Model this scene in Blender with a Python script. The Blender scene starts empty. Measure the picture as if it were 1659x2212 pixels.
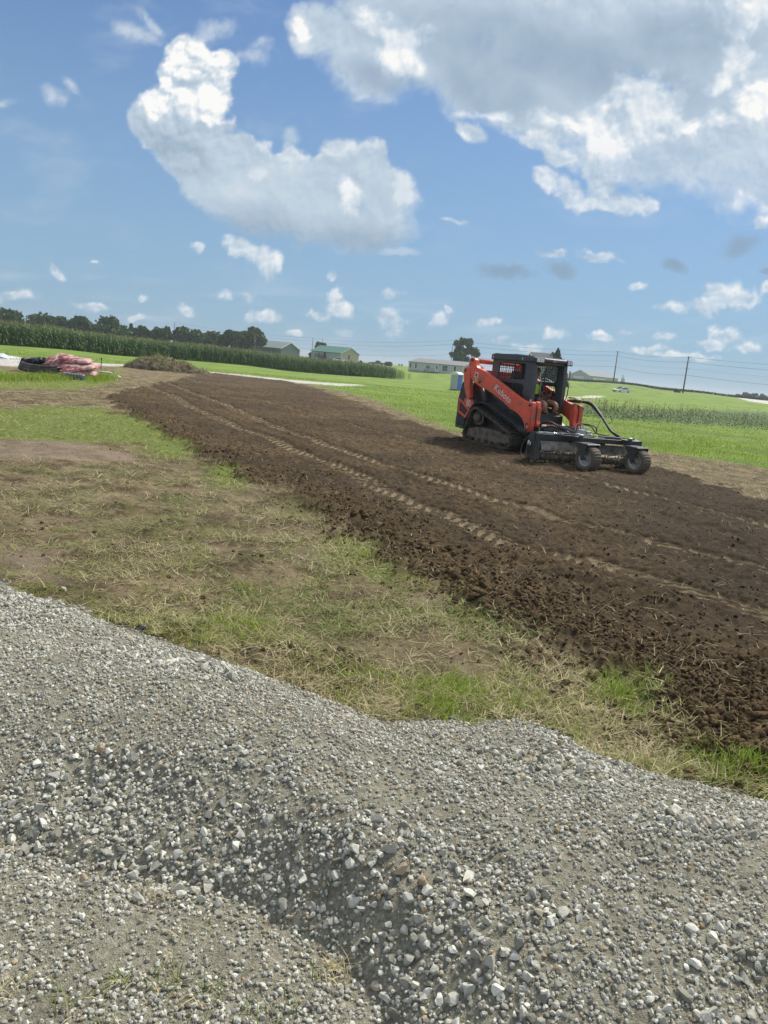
import bpy, bmesh, math, random
import numpy as np
from math import sin, cos, tan, atan, atan2, radians as R, pi, sqrt, hypot
from mathutils import Vector, Matrix, Euler
random.seed(7); rng = np.random.default_rng(11)
scene = bpy.context.scene; COL = scene.collection

# ------------------------------------------------------------------ camera
CAM_H = 1.655; FPX = 1659.0; CX, CY = 829.5, 1106.0
ROLL = atan(.093); PITCH = atan(321 * cos(ROLL) / FPX)
cF = np.array([0, cos(PITCH), -sin(PITCH)]); cu = np.array([0, sin(PITCH), cos(PITCH)]); cr = np.array([1., 0, 0])
cR = cr * cos(ROLL) + cu * sin(ROLL); cU = cu * cos(ROLL) - cr * sin(ROLL)
camd = bpy.data.cameras.new("camera"); cam = bpy.data.objects.new("camera", camd); COL.objects.link(cam)
camd.sensor_fit = 'HORIZONTAL'; camd.sensor_width = 26.0; camd.lens = 26.0
camd.clip_start = .05; camd.clip_end = 20000
cam.matrix_world = Matrix(((cR[0], cU[0], -cF[0], 0), (cR[1], cU[1], -cF[1], 0), (cR[2], cU[2], -cF[2], CAM_H), (0, 0, 0, 1)))
scene.camera = cam
def ray(x, y): return cF + cR * (x - CX) / FPX - cU * (y - CY) / FPX
def gnd(x, y, z=0.0):
    d = ray(x, y); t = (z - CAM_H) / d[2]; return np.array([d[0] * t, d[1] * t, z])
def atd(x, y, dist):                      # point on the sight line at that forward distance
    d = ray(x, y); t = dist / d[1]; return np.array([d[0] * t, dist, CAM_H + d[2] * t])
def uv(x, y):
    d = ray(x, y); return d[0] / d[1], d[2] / d[1]

# ------------------------------------------------------------------ sun, sky, exposure
SUN_EL, SUN_AZ = 49.0, 42.0               # azimuth measured from +Y towards +X
sd = bpy.data.lights.new("sun", 'SUN'); sun = bpy.data.objects.new("sun", sd); COL.objects.link(sun)
sd.energy = 3.6; sd.angle = R(14); sd.color = (1.0, .93, .79)
sdir = Vector((sin(R(SUN_AZ)) * cos(R(SUN_EL)), cos(R(SUN_AZ)) * cos(R(SUN_EL)), sin(R(SUN_EL))))
sun.rotation_euler = sdir.to_track_quat('Z', 'Y').to_euler(); sun.location = (0, 0, 60)
scene.view_settings.view_transform = 'Standard'; scene.view_settings.look = 'None'
scene.view_settings.exposure = 0.5; scene.view_settings.gamma = 1.0
try: scene.view_settings.use_curve_mapping = False
except Exception: pass
cy = scene.cycles
cy.max_bounces = 5; cy.diffuse_bounces = 3; cy.glossy_bounces = 2; cy.transmission_bounces = 3; cy.transparent_max_bounces = 6
cy.volume_bounces = 0; cy.caustics_reflective = False; cy.caustics_refractive = False
cy.use_denoising = True

HAZE_D = .00038
CLOUD_GAIN = .70; CLOUD_STOPS = [(0, (.25, .35, .47)), (.3, (.37, .48, .60)), (.55, (.52, .63, .74)), (.8, (.76, .82, .87)), (1.0, (1, .99, .97))]
SKY_STRENGTH = 0.1; SKY_TINT = (.30, .455, .70); HORIZON = (2.3, 3.6, 4.75)

class NB:
    "tiny node builder"
    def __init__(s, nt): s.nt = nt; s.n = nt.nodes; s.l = nt.links
    def put(s, sock, v):
        if v is None: return
        if isinstance(v, bpy.types.NodeSocket): s.l.new(v, sock)
        elif isinstance(v, (tuple, list)):
            v = tuple(v)
            if len(v) == 3 and sock.type == 'RGBA': v = v + (1,)
            sock.default_value = v
        else:
            sock.default_value = v
    def m(s, op, a, b=None, c=None, clamp=False):
        n = s.n.new('ShaderNodeMath'); n.operation = op; n.use_clamp = clamp
        for i, v in enumerate((a, b, c)):
            if v is not None: s.put(n.inputs[i], v)
        return n.outputs[0]
    def vm(s, op, a, b=None, sc=None):
        n = s.n.new('ShaderNodeVectorMath'); n.operation = op
        s.put(n.inputs[0], a)
        if b is not None: s.put(n.inputs[1], b)
        if sc is not None: s.put(n.inputs['Scale'], sc)
        return n.outputs[1] if op in ('LENGTH', 'DOT_PRODUCT', 'DISTANCE') else n.outputs[0]
    def mix(s, f, a, b, mode='MIX'):
        n = s.n.new('ShaderNodeMix'); n.data_type = 'RGBA'; n.blend_type = mode
        s.put(n.inputs[0], f); s.put(n.inputs[6], a); s.put(n.inputs[7], b); return n.outputs[2]
    def noise(s, vec, scale, detail=4, rough=.5, col=False, lac=2.0, dist=0):
        n = s.n.new('ShaderNodeTexNoise'); s.put(n.inputs['Vector'], vec); s.put(n.inputs['Scale'], scale)
        n.inputs['Detail'].default_value = detail; n.inputs['Roughness'].default_value = rough
        n.inputs['Lacunarity'].default_value = lac; n.inputs['Distortion'].default_value = dist
        return n.outputs[1] if col else n.outputs[0]
    def ramp(s, v, lo, hi, a=0.0, b=1.0, smooth=True):
        n = s.n.new('ShaderNodeMapRange'); n.interpolation_type = 'SMOOTHSTEP' if smooth else 'LINEAR'
        s.put(n.inputs[0], v); s.put(n.inputs[1], lo); s.put(n.inputs[2], hi); s.put(n.inputs[3], a); s.put(n.inputs[4], b)
        return n.outputs[0]
    def xyz(s, x, y, z=0.0):
        n = s.n.new('ShaderNodeCombineXYZ')
        for i, v in enumerate((x, y, z)): s.put(n.inputs[i], v)
        return n.outputs[0]
    def attr(s, name):
        n = s.n.new('ShaderNodeAttribute'); n.attribute_name = name; return n
    def bump(s, h, strength=.5, dist=.01, normal=None):
        n = s.n.new('ShaderNodeBump'); n.inputs['Strength'].default_value = strength; n.inputs['Distance'].default_value = dist
        s.put(n.inputs['Height'], h)
        if normal is not None: s.put(n.inputs['Normal'], normal)
        return n.outputs[0]
# ------------------------------------------------------------------ world: Nishita sky, with soft cloud cover outside the built clouds
world = bpy.data.worlds.new("World"); scene.world = world; world.use_nodes = True
wt = world.node_tree; wt.nodes.clear(); b = NB(wt)
sky = wt.nodes.new('ShaderNodeTexSky'); sky.sky_type = 'NISHITA'; sky.sun_disc = False
sky.sun_elevation = R(SUN_EL); sky.sun_rotation = R(SUN_AZ); sky.air_density = 1.0; sky.dust_density = 1.4; sky.ozone_density = 1.6; sky.altitude = 200
D = wt.nodes.new('ShaderNodeTexCoord').outputs['Generated']
sep = wt.nodes.new('ShaderNodeSeparateXYZ'); b.put(sep.inputs[0], D); dx, dy, dz = sep.outputs
skyc = b.mix(1.0, sky.outputs[0], SKY_TINT + (1,), 'MULTIPLY')
skyc = b.mix(b.ramp(dz, 0.0, .60, .75, 0.0), skyc, HORIZON + (1,))
cov = b.m('MULTIPLY', b.ramp(b.noise(b.vm('MULTIPLY', D, (1, 1, 1.7)), 2.2, 4, .5), .45, .6), b.m('MULTIPLY', b.ramp(dz, .05, .25), b.m('MAXIMUM', b.ramp(dy, .35, .1), b.ramp(dz, .58, .75))))
skyc = b.mix(cov, skyc, (7.2, 7.3, 7.2, 1))
bg = wt.nodes.new('ShaderNodeBackground'); b.put(bg.inputs[0], skyc); bg.inputs[1].default_value = SKY_STRENGTH
wo = wt.nodes.new('ShaderNodeOutputWorld'); b.put(wo.inputs[0], bg.outputs[0])
world.cycles.sampling_method = 'MANUAL'; world.cycles.sample_map_resolution = 512
# ------------------------------------------------------------------ array noise
def _h(ix, iy, s):
    n = (ix.astype(np.int64) * 374761393 + iy.astype(np.int64) * 668265263 + s * 974634777) & 0xffffffff
    n = ((n ^ (n >> 13)) * 1274126177) & 0xffffffff
    n = ((n ^ (n >> 16)) * 2246822519) & 0xffffffff
    return ((n ^ (n >> 15)) & 0xffffff) / 16777215.0
def vno(x, y, s=0):                        # gradient noise, about -1..1
    ix = np.floor(x); iy = np.floor(y); fx = x - ix; fy = y - iy; out = 0
    ux = fx * fx * fx * (fx * (fx * 6 - 15) + 10); uy = fy * fy * fy * (fy * (fy * 6 - 15) + 10)
    g = []
    for a in (0, 1):
        for c in (0, 1):
            t = _h(ix + a, iy + c, s) * 6.28318; g.append(np.cos(t) * (fx - a) + np.sin(t) * (fy - c))
    return 1.5 * ((g[0] * (1 - uy) + g[1] * uy) * (1 - ux) + (g[2] * (1 - uy) + g[3] * uy) * ux)
def fbm(x, y, o=5, s=0, g=.5, lac=2.03):
    a = 1; t = 0; n = 0
    for k in range(o):
        t = t + a * vno(x, y, s + k * 17); n += a; a *= g; x = x * lac + 3.7; y = y * lac - 1.3
    return t / n
def worley(x, y, s=0):                     # distance to the nearest feature point
    ix = np.floor(x); iy = np.floor(y); d = np.full(np.shape(x), 9.0)
    for a in (-1, 0, 1):
        for c in (-1, 0, 1):
            px = ix + a + _h(ix + a, iy + c, s); py = iy + c + _h(ix + a, iy + c, s + 5)
            d = np.minimum(d, (px - x) ** 2 + (py - y) ** 2)
    return np.sqrt(d)
def sm(a, lo, hi):
    t = np.clip((a - lo) / (hi - lo), 0, 1); return t * t * (3 - 2 * t)
# ------------------------------------------------------------------ clouds: a bulging layer far out, thickness per point, with sunlight and shade painted into the tone
def blobs(x, y, L, k=0.0):
    o = None
    for bl in L:
        rot = R(bl[4]) if len(bl) > 4 else 0.0; X = x - bl[0]; Y = y - bl[1]
        u = (X * cos(rot) + Y * sin(rot)) / bl[2]; v = (-X * sin(rot) + Y * cos(rot)) / bl[3]
        r = 1 - np.sqrt(u * u + v * v)
        if o is None: o = r
        elif k: h_ = np.clip(.5 + .5 * (r - o) / k, 0, 1); o = o * (1 - h_) + r * h_ + k * h_ * (1 - h_)
        else: o = np.maximum(o, r)
    return o
def bil(x, y, o, s, g=.5):                 # cauliflower lumps
    t = 0; a = 1; n = 0
    for k in range(o):
        t = t + a * (1 - np.minimum(worley(x, y, s + k * 31), 1.0)); n += a; a *= g; x = x * 2.1 + 1.7; y = y * 2.1 + .9
    return t / n
def cloud_fields(x, y):
    "x, y: sight-line coordinates on the plane one unit ahead, in 1/1659; returns alpha, tone"
    wx = x + 26 * fbm(x / 150, y / 150, 4, 1); wy = y + 26 * fbm(x / 150, y / 150, 4, 2)
    wx2 = wx + 9 * fbm(x / 40, y / 40, 4, 3, .6); wy2 = wy + 9 * fbm(x / 40, y / 40, 4, 4, .6)
    fin = fbm(wx / 60, wy / 60, 7, 9, .6); mid = fbm(wx / 170, wy / 170, 5, 12, .55)
    bx = wx + 6 * fbm(x / 30, y / 30, 5, 3, .62); by = wy + 6 * fbm(x / 30, y / 30, 5, 4, .62)
    lum = bil(bx / 88, by / 88, 5, 40, .52); lum2 = bil((bx + 6) / 88, (by - 9) / 88, 5, 40, .52)
    relief = np.clip((lum - lum2) * 1.5, -.3, .4)                                   # painted shading: lumps as if lit from the upper right
    A = np.zeros_like(x); T = np.full_like(x, .7)
    def over(a, t):
        nonlocal A, T
        a = np.clip(a, 0, 1); o = a + A * (1 - a); T = np.where(o > 1e-4, (t * a + T * A * (1 - a)) / np.maximum(o, 1e-4), T); A = o
    # high thin wisps
    ws = sm(fbm(wx / 300, wy / 120, 6, 77, .6), .02, .6) * .26 * sm(y, 760, 300)
    over(ws, .62 + 0 * x)
    wl = blobs(wx2, wy2, [(285, 62, 70, 22, 20), (320, 40, 40, 16, 40), (440, 75, 70, 34, -30), (535, 125, 44, 24, 10), (560, 90, 30, 24), (150, 185, 30, 14, 40), (118, 214, 40, 26, 20), (15, 225, 30, 14)], .2)
    over(sm(wl + .9 * fin, -.1, 1.0) * .6, .72 + .25 * fin)
    # small puffs near the horizon
    B3 = [(545, 548, 66, 26, 18), (512, 532, 28, 22), (585, 572, 30, 28, 30), (425, 540, 24, 9, 15), (120, 595, 24, 13, 30), (485, 643, 23, 18, 20), (528, 640, 22, 10, 10), (402, 668, 24, 18), (570, 682, 40, 22, 10), (20, 640, 44, 18, 10),
          (722, 636, 20, 26), (737, 668, 38, 17, 15), (690, 680, 34, 13), (848, 630, 30, 14), (858, 684, 46, 28, 5), (942, 690, 22, 24), (740, 715, 24, 13), (960, 667, 12, 9), (712, 590, 14, 12), (1060, 688, 36, 13, 5), (1200, 540, 46, 12, 5), (1292, 548, 46, 17, 5), (1378, 627, 28, 12),
          (1530, 655, 66, 24, -5), (1465, 667, 60, 14, -3), (1590, 640, 62, 28, 8), (1535, 622, 34, 18), (1575, 722, 50, 26, 10), (1615, 752, 60, 16), (1550, 745, 50, 16, 5), (1200, 725, 34, 16), (1300, 724, 46, 12, 4), (1340, 716, 24, 15), (1445, 727, 28, 12), (1145, 752, 46, 14), (1395, 755, 36, 12),
          (1090, 735, 24, 14), (1650, 480, 26, 18, 40), (210, 552, 14, 5), (310, 650, 18, 10), (862, 716, 30, 18), (1660, 620, 24, 10), (70, 700, 24, 9), (1480, 772, 80, 10, 4), (200, 660, 40, 12), (300, 690, 34, 9), (980, 470, 34, 6, 4), (640, 720, 26, 9), (1000, 742, 26, 9), (-80, 640, 60, 30), (1760, 680, 80, 30), (1900, 720, 70, 24), (-200, 600, 60, 20)]
    f3 = blobs(wx2, wy2, B3); fl = blobs(x, y + 7, B3) - blobs(x, y - 7, B3)          # flat base, domed top
    a3 = sm(f3 + .95 * fin + .6 * (lum - .45) + .25, .30, .95) * .82
    over(a3, .74 + relief * .9 + .35 * fin + .25 * np.clip(blobs(x - 5, y + 8, B3) - f3, -.6, .5))
    # grey scud
    f4 = blobs(wx2, wy2, [(1095, 587, 76, 22, 3), (1212, 580, 54, 26, 8), (1455, 578, 36, 17, 15), (1600, 530, 66, 32, -20), (1665, 590, 26, 10)], .1)
    over(sm(f4 + .35 * fin, -.05, .8) * .75, .02 + .12 * mid)
    # L-shaped cumulus, upper left
    B1 = [(405, 148, 58, 62), (448, 188, 46, 74), (385, 225, 66, 50), (330, 266, 50, 36), (395, 280, 112, 60, 8), (400, 335, 92, 58, 45), (480, 325, 72, 50), (470, 400, 105, 70, 35), (560, 372, 72, 60), (560, 445, 135, 74, 20), (655, 410, 84, 80), (690, 458, 150, 82, 5),
          (735, 375, 60, 74), (785, 385, 56, 74), (834, 440, 72, 78), (770, 490, 140, 60, 0), (620, 355, 50, 36), (355, 250, 60, 60), (520, 360, 90, 60, 20), (400, 110, 44, 40), (470, 150, 36, 50)]
    f1 = blobs(bx, by, B1, .1) + .50 * (lum - .45) + .10 * fin
    a1 = sm(f1 + .16 * fin, -.06, .22 + .34 * sm(y + .35 * x, 480, 720) * sm(y - .12 * x, 230, 420))
    H1 = blobs(wx2, wy2, [(405, 130, 46, 52), (462, 190, 40, 76), (385, 215, 72, 40, 15), (440, 236, 60, 30, 10), (345, 215, 40, 34)], .15)
    H1b = blobs(wx2, wy2, [(400, 358, 52, 26, 20), (752, 420, 30, 50, -15), (548, 372, 24, 16), (700, 332, 70, 16), (770, 325, 40, 16), (872, 418, 26, 34), (715, 548, 34, 9), (600, 325, 70, 14, 25)])
    dk = blobs(wx, wy, [(560, 525, 260, 95, 15), (780, 525, 180, 62), (380, 330, 120, 60, 40)], .3)
    wh = sm(H1 + .5 * mid + .7 * (lum - .5), -.1, .3)
    t1 = .56 + .38 * wh + wh * (.55 * (lum - .55) + .8 * relief) + .15 * sm(H1b + 1.5 * fin + 1.2 * (lum - .5), .0, .7) - .30 * sm(dk, -.1, .9) + relief * (.22 + .4 * sm(y, 420, 200)) + .12 * mid + .26 * sm(blobs(wx2, wy2, [(756, 420, 26, 46, -15)]) + .7 * fin, -.2, .5) + .16 * np.clip(1 - f1 * 5, 0, 1) * sm(y - .25 * x, 330, 250) + .05 * fin
    over(a1 * .985, t1)
    fs = blobs(wx2, wy2, [(630, 298, 26, 22), (622, 320, 20, 14), (870, 540, 60, 12)])
    over(sm(fs + .4 * fin, -.1, .7) * .6, .62 + 0 * x)
    # the large bank, upper right
    B2 = [(1250, 60, 480, 130, 6), (900, 70, 240, 110, 25), (790, 120, 130, 80, 40), (1050, 170, 300, 95, 26), (1280, 215, 330, 120, 16), (1560, 60, 320, 230), (1560, 290, 270, 150, 8), (1420, 335, 240, 80, 6), (690, 55, 66, 66, 50), (1500, -150, 800, 220), (1880, 200, 300, 300),
          (1660, 410, 110, 50, 20), (1000, -120, 360, 160), (1130, 245, 150, 55, 25), (1024, 282, 36, 22, 30), (1700, 300, 300, 160)]
    f2 = blobs(wx2, wy2, B2, .12) + .24 * fin + .16 * (lum - .45)
    a2 = sm(f2 + .14 * fin + .1 * mid, -.12, .42)
    H2 = blobs(wx2, wy2, [(820, 60, 90, 36, 20), (860, 105, 56, 50, 20), (655, 60, 26, 12, 50), (1400, 225, 100, 70), (1440, 205, 60, 40), (1545, 262, 150, 24, -12), (1650, 10, 140, 50), (1650, 215, 90, 40), (1245, 268, 90, 26, 10), (1150, 300, 60, 20), (1310, 292, 60, 44, 20), (1562, 165, 60, 22, -45), (1600, 100, 40, 60), (1012, 292, 34, 16), (1950, 60, 240, 220), (1640, 455, 60, 20, 30), (1060, 245, 60, 14, 10)])
    D2 = blobs(wx, wy, [(1150, 110, 430, 100, 10), (1350, 160, 240, 90, 14), (1060, 190, 170, 70, 20), (1480, 80, 200, 80), (850, 175, 140, 40, 20)], .3)
    wh = sm(H2 + .9 * mid + .8 * fin + .6 * (lum - .45), -.15, .8)
    t2 = .60 + .36 * wh + wh * (.3 * (lum - .55) + .4 * relief) - .30 * sm(D2 + .35 * mid, -.25, .7) + relief * .35 * sm(D2, .5, -.3) + .22 * mid + .10 * fin + .10 * np.clip(1 - f2 * 3, 0, 1)
    over(a2 * (.97 - .25 * sm(y, 250, 420)), t2)
    # ragged scraps under the bank
    f5 = blobs(wx2, wy2, [(1225, 412, 56, 30, 35), (1180, 390, 32, 34), (1300, 400, 50, 42, 20), (1350, 440, 56, 30, 10), (1165, 310, 50, 24, 10), (1200, 345, 32, 22), (1272, 372, 28, 34), (1290, 442, 66, 16)], .1)
    over(sm(f5 + .55 * fin + .3 * (lum - .45), -.02, .42) * .82, .66 + relief * .8 + .25 * fin)
    # low band of distant cloud, pale
    lb = sm(fbm(x / 240, y / 34, 5, 90, .55), -.05, .6) * sm(y - .093 * (x - 830), 560, 700) * .22
    over(lb, .74 + 0 * x)
    return A, np.clip(T, 0, 1.1)
# ------------------------------------------------------------------ object helpers
def tag(o, label=None, cat=None, group=None, kind=None):
    if label: o['label'] = label
    if cat: o['category'] = cat
    if group: o['group'] = group
    if kind: o['kind'] = kind
    return o
def empty(name, loc, rz=0.0, label=None, cat=None, group=None, scale=1.0):
    o = bpy.data.objects.new(name, None); COL.objects.link(o); o.location = loc; o.rotation_euler = (0, 0, rz); o.scale = (scale,) * 3
    o.empty_display_size = .2
    return tag(o, label, cat, group)
def link(name, me, mat=None, parent=None):
    o = bpy.data.objects.new(name, me); COL.objects.link(o)
    if mat is not None and not me.materials: me.materials.append(mat)
    if parent is not None: o.parent = parent
    return o
def rawmesh(name, V, F, mat=None, parent=None, attrs=None, smooth=False, k=None):
    "V (n,3); F (m,k) index array; attrs name -> per-vertex floats"
    V = np.ascontiguousarray(V, np.float32); F = np.ascontiguousarray(F, np.int32); k = F.shape[1]
    me = bpy.data.meshes.new(name); me.vertices.add(len(V)); me.vertices.foreach_set('co', V.ravel())
    me.loops.add(F.size); me.loops.foreach_set('vertex_index', F.ravel())
    me.polygons.add(len(F)); me.polygons.foreach_set('loop_start', np.arange(0, F.size, k, dtype=np.int32))
    me.polygons.foreach_set('loop_total', np.full(len(F), k, np.int32))
    if smooth: me.polygons.foreach_set('use_smooth', np.ones(len(F), bool))
    me.update(calc_edges=True)
    for n_, a in (attrs or {}).items():
        at_ = me.attributes.new(n_, 'FLOAT', 'POINT'); at_.data.foreach_set('value', np.ascontiguousarray(a, np.float32))
    if not smooth:
        try: me.shade_flat()
        except Exception: pass
    return link(name, me, mat, parent)
def rotm(rx=0, ry=0, rz=0): return Euler((rx, ry, rz)).to_matrix()
class MB:
    "collects shapes into one mesh"
    def __init__(s): s.v = []; s.f = []; s.sm = []
    def add(s, V, F, smooth=False):
        n = len(s.v); s.v += [tuple(q) for q in V]; s.f += [tuple(i + n for i in q) for q in F]; s.sm += [smooth] * len(F); return s
    def box(s, c, d, rot=None, taper=1.0):
        x, y, z = d[0] / 2, d[1] / 2, d[2] / 2
        V = [(-x, -y, -z), (x, -y, -z), (x, y, -z), (-x, y, -z), (-x * taper, -y * taper, z), (x * taper, -y * taper, z), (x * taper, y * taper, z), (-x * taper, y * taper, z)]
        M = rot if rot is not None else Matrix.Identity(3)
        return s.add([M @ Vector(q) + Vector(c) for q in V], [(0, 3, 2, 1), (4, 5, 6, 7), (0, 1, 5, 4), (1, 2, 6, 5), (2, 3, 7, 6), (3, 0, 4, 7)])
    def bar(s, p, q, w, h=None, up=(0, 0, 1)):
        p = Vector(p); q = Vector(q); h = h or w; d = (q - p); L = d.length; d.normalize(); u = Vector(up)
        sd_ = d.cross(u)
        if sd_.length < 1e-4: sd_ = d.cross(Vector((0, 1, 0)))
        sd_.normalize(); u = sd_.cross(d)
        V = [a + sd_ * i * w / 2 + u * j * h / 2 for a in (p, q) for (i, j) in ((-1, -1), (1, -1), (1, 1), (-1, 1))]
        return s.add(V, [(0, 1, 2, 3), (7, 6, 5, 4), (0, 4, 5, 1), (1, 5, 6, 2), (2, 6, 7, 3), (3, 7, 4, 0)])
    def tube(s, pts, r, n=8, caps=True, squash=1.0):
        pts = [Vector(p) for p in pts]; rr = r if isinstance(r, (list, tuple)) else [r] * len(pts); V = []; prev = None
        for i, p in enumerate(pts):
            d = (pts[min(i + 1, len(pts) - 1)] - pts[max(i - 1, 0)]).normalized()
            if prev is None:
                a = d.orthogonal().normalized()
            else:
                a = prev - d * prev.dot(d); a = a.normalized() if a.length > 1e-6 else d.orthogonal().normalized()
            prev = a; c = d.cross(a)
            for k in range(n):
                t = 2 * pi * k / n; V.append(p + (a * cos(t) + c * sin(t) * squash) * rr[i])
        F = [(i * n + k, i * n + (k + 1) % n, (i + 1) * n + (k + 1) % n, (i + 1) * n + k) for i in range(len(pts) - 1) for k in range(n)]
        s.add(V, F, True)
        if caps:
            m = len(s.v) - len(V); s.f += [tuple(m + k for k in range(n))[::-1], tuple(m + (len(pts) - 1) * n + k for k in range(n))]; s.sm += [False, False]
        return s
    def lathe(s, prof, c, axis='y', n=24, smooth=True, mod=None, closed=False):
        "prof: (radius, along) pairs"
        V = []; m = len(prof)
        for i, (r, a) in enumerate(prof):
            for k in range(n):
                t = 2 * pi * k / n; q = r + (mod(t, i) if mod else 0)
                x, y, z = {'y': (q * cos(t), a, q * sin(t)), 'x': (a, q * cos(t), q * sin(t)), 'z': (q * cos(t), q * sin(t), a)}[axis]
                V.append((c[0] + x, c[1] + y, c[2] + z))
        R_ = range(m if closed else m - 1)
        F = [(i * n + k, i * n + (k + 1) % n, ((i + 1) % m) * n + (k + 1) % n, ((i + 1) % m) * n + k) for i in R_ for k in range(n)]
        if axis in ('z', 'x'): pass
        s.add(V, F, smooth)
        if not closed:
            o = len(s.v) - len(V); s.f += [tuple(o + k for k in range(n))[::-1], tuple(o + (m - 1) * n + k for k in range(n))]; s.sm += [False, False]
        return s
    def cyl(s, p, q, r, n=14, r2=None):
        return s.tube([p, q], [r, r2 if r2 is not None else r], n)
    def prism(s, poly, a0, a1, plane='xz', M=None):
        "poly in a plane, extruded along the third axis"
        V = []
        for a in (a0, a1):
            for (u, v) in poly:
                V.append({'xz': (u, a, v), 'yz': (a, u, v), 'xy': (u, v, a)}[plane])
        if M is not None: V = [M @ Vector(q) for q in V]
        n = len(poly); F = [tuple(range(n)), tuple(range(2 * n - 1, n - 1, -1))] + [(i, n + i, n + (i + 1) % n, (i + 1) % n) for i in range(n)]
        return s.add(V, F)
    def ringpanel(s, outer, inner, a0, a1, plane='xz'):
        "panel with a hole: outer and inner have the same count"
        n = len(outer); V = []
        for a in (a0, a1):
            for L in (outer, inner):
                for (u, v) in L: V.append({'xz': (u, a, v), 'yz': (a, u, v), 'xy': (u, v, a)}[plane])
        F = []
        for i in range(n):
            j = (i + 1) % n
            F += [(i, j, n + j, n + i), (2 * n + j, 2 * n + i, 3 * n + i, 3 * n + j), (j, i, 2 * n + i, 2 * n + j), (n + i, n + j, 3 * n + j, 3 * n + i)]
        return s.add(V, F)
    def build(s, name, mat, parent=None, bevel=0.0, smooth=None, fix=True):
        me = bpy.data.meshes.new(name); me.from_pydata([tuple(q) for q in s.v], [], s.f)
        if fix:
            bm = bmesh.new(); bm.from_mesh(me); bmesh.ops.recalc_face_normals(bm, faces=bm.faces); bm.to_mesh(me); bm.free()
        me.polygons.foreach_set('use_smooth', [bool(q) for q in s.sm] if smooth is None else [smooth] * len(me.polygons))
        me.update(); o = link(name, me, mat, parent)
        if bevel:
            m = o.modifiers.new('bevel', 'BEVEL'); m.width = bevel; m.segments = 2; m.limit_method = 'ANGLE'; m.angle_limit = R(35); m.harden_normals = False
        return o
def kids(o): return [c for c in bpy.data.objects if c.parent == o]
def copy_tree(o, parent=None, label=None):
    c = o.copy(); COL.objects.link(c)
    if parent is not None: c.parent = parent
    if label: c['label'] = label
    for ch in kids(o): copy_tree(ch, c)
    return c

# ------------------------------------------------------------------ materials
def new_mat(name):
    m = bpy.data.materials.new(name); m.use_nodes = True; nt = m.node_tree; nt.nodes.clear(); q = NB(nt)
    p = nt.nodes.new('ShaderNodeBsdfPrincipled'); o = nt.nodes.new('ShaderNodeOutputMaterial'); nt.links.new(p.outputs[0], o.inputs[0])
    return m, q, p
def mat(name, col, rough=.6, metal=0.0, var=.15, vs=8, dirt=None, damt=.0, dscale=3, bmp=.0, bs=60, spec=.5, coat=0.0, low=None):
    "painted or plain surface: uneven tone, patches of dirt, fine bump; low = (height, colour) splash near the ground in object space"
    m, q, p = new_mat(name); T = m.node_tree.nodes.new('ShaderNodeTexCoord').outputs['Object']
    n1 = q.noise(T, vs, 5, .6)
    c = q.mix(q.ramp(n1, .3, .7), tuple(x * (1 - var) for x in col), tuple(min(1, x * (1 + var)) for x in col))
    rg = q.ramp(n1, .3, .7, max(0, rough - .08), min(1, rough + .08))
    if dirt:
        n2 = q.noise(T, dscale, 7, .68); f = q.ramp(n2, .62 - damt * .4, .78 - damt * .3)
        if low:
            sp_ = m.node_tree.nodes.new('ShaderNodeSeparateXYZ'); q.put(sp_.inputs[0], T)
            f = q.m('MAXIMUM', f, q.m('MULTIPLY', q.ramp(sp_.outputs[2], low, 0.0), q.ramp(n2, .35, .6)))
        f = q.m('MULTIPLY', f, .85); c = q.mix(f, c, dirt); rg = q.m('MAXIMUM', rg, q.m('MULTIPLY', f, .95))
    q.put(p.inputs['Base Color'], c); q.put(p.inputs['Roughness'], rg); p.inputs['Metallic'].default_value = metal
    p.inputs['Specular IOR Level'].default_value = spec; p.inputs['Coat Weight'].default_value = coat
    if bmp: q.put(p.inputs['Normal'], q.bump(q.noise(T, bs, 4, .6), bmp, .004))
    return m
def leafmat(name, c1, c2, attrn='t', rough=.6, trans=.25, third=None):
    m, q, p = new_mat(name); a = q.attr(attrn).outputs['Fac']
    c = q.mix(a, c1, c2)
    if third is not None: c = q.mix(q.ramp(q.attr('u').outputs['Fac'], .45, .55), c, third)
    q.put(p.inputs['Base Color'], c); p.inputs['Roughness'].default_value = rough; p.inputs['Specular IOR Level'].default_value = .25
    if trans:
        tr = m.node_tree.nodes.new('ShaderNodeBsdfTranslucent'); q.put(tr.inputs[0], c)
        mx = m.node_tree.nodes.new('ShaderNodeMixShader'); mx.inputs[0].default_value = trans
        q.l.new(p.outputs[0], mx.inputs[1]); q.l.new(tr.outputs[0], mx.inputs[2])
        o = [n for n in m.node_tree.nodes if n.type == 'OUTPUT_MATERIAL'][0]; q.l.new(mx.outputs[0], o.inputs[0])
    return m
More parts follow.
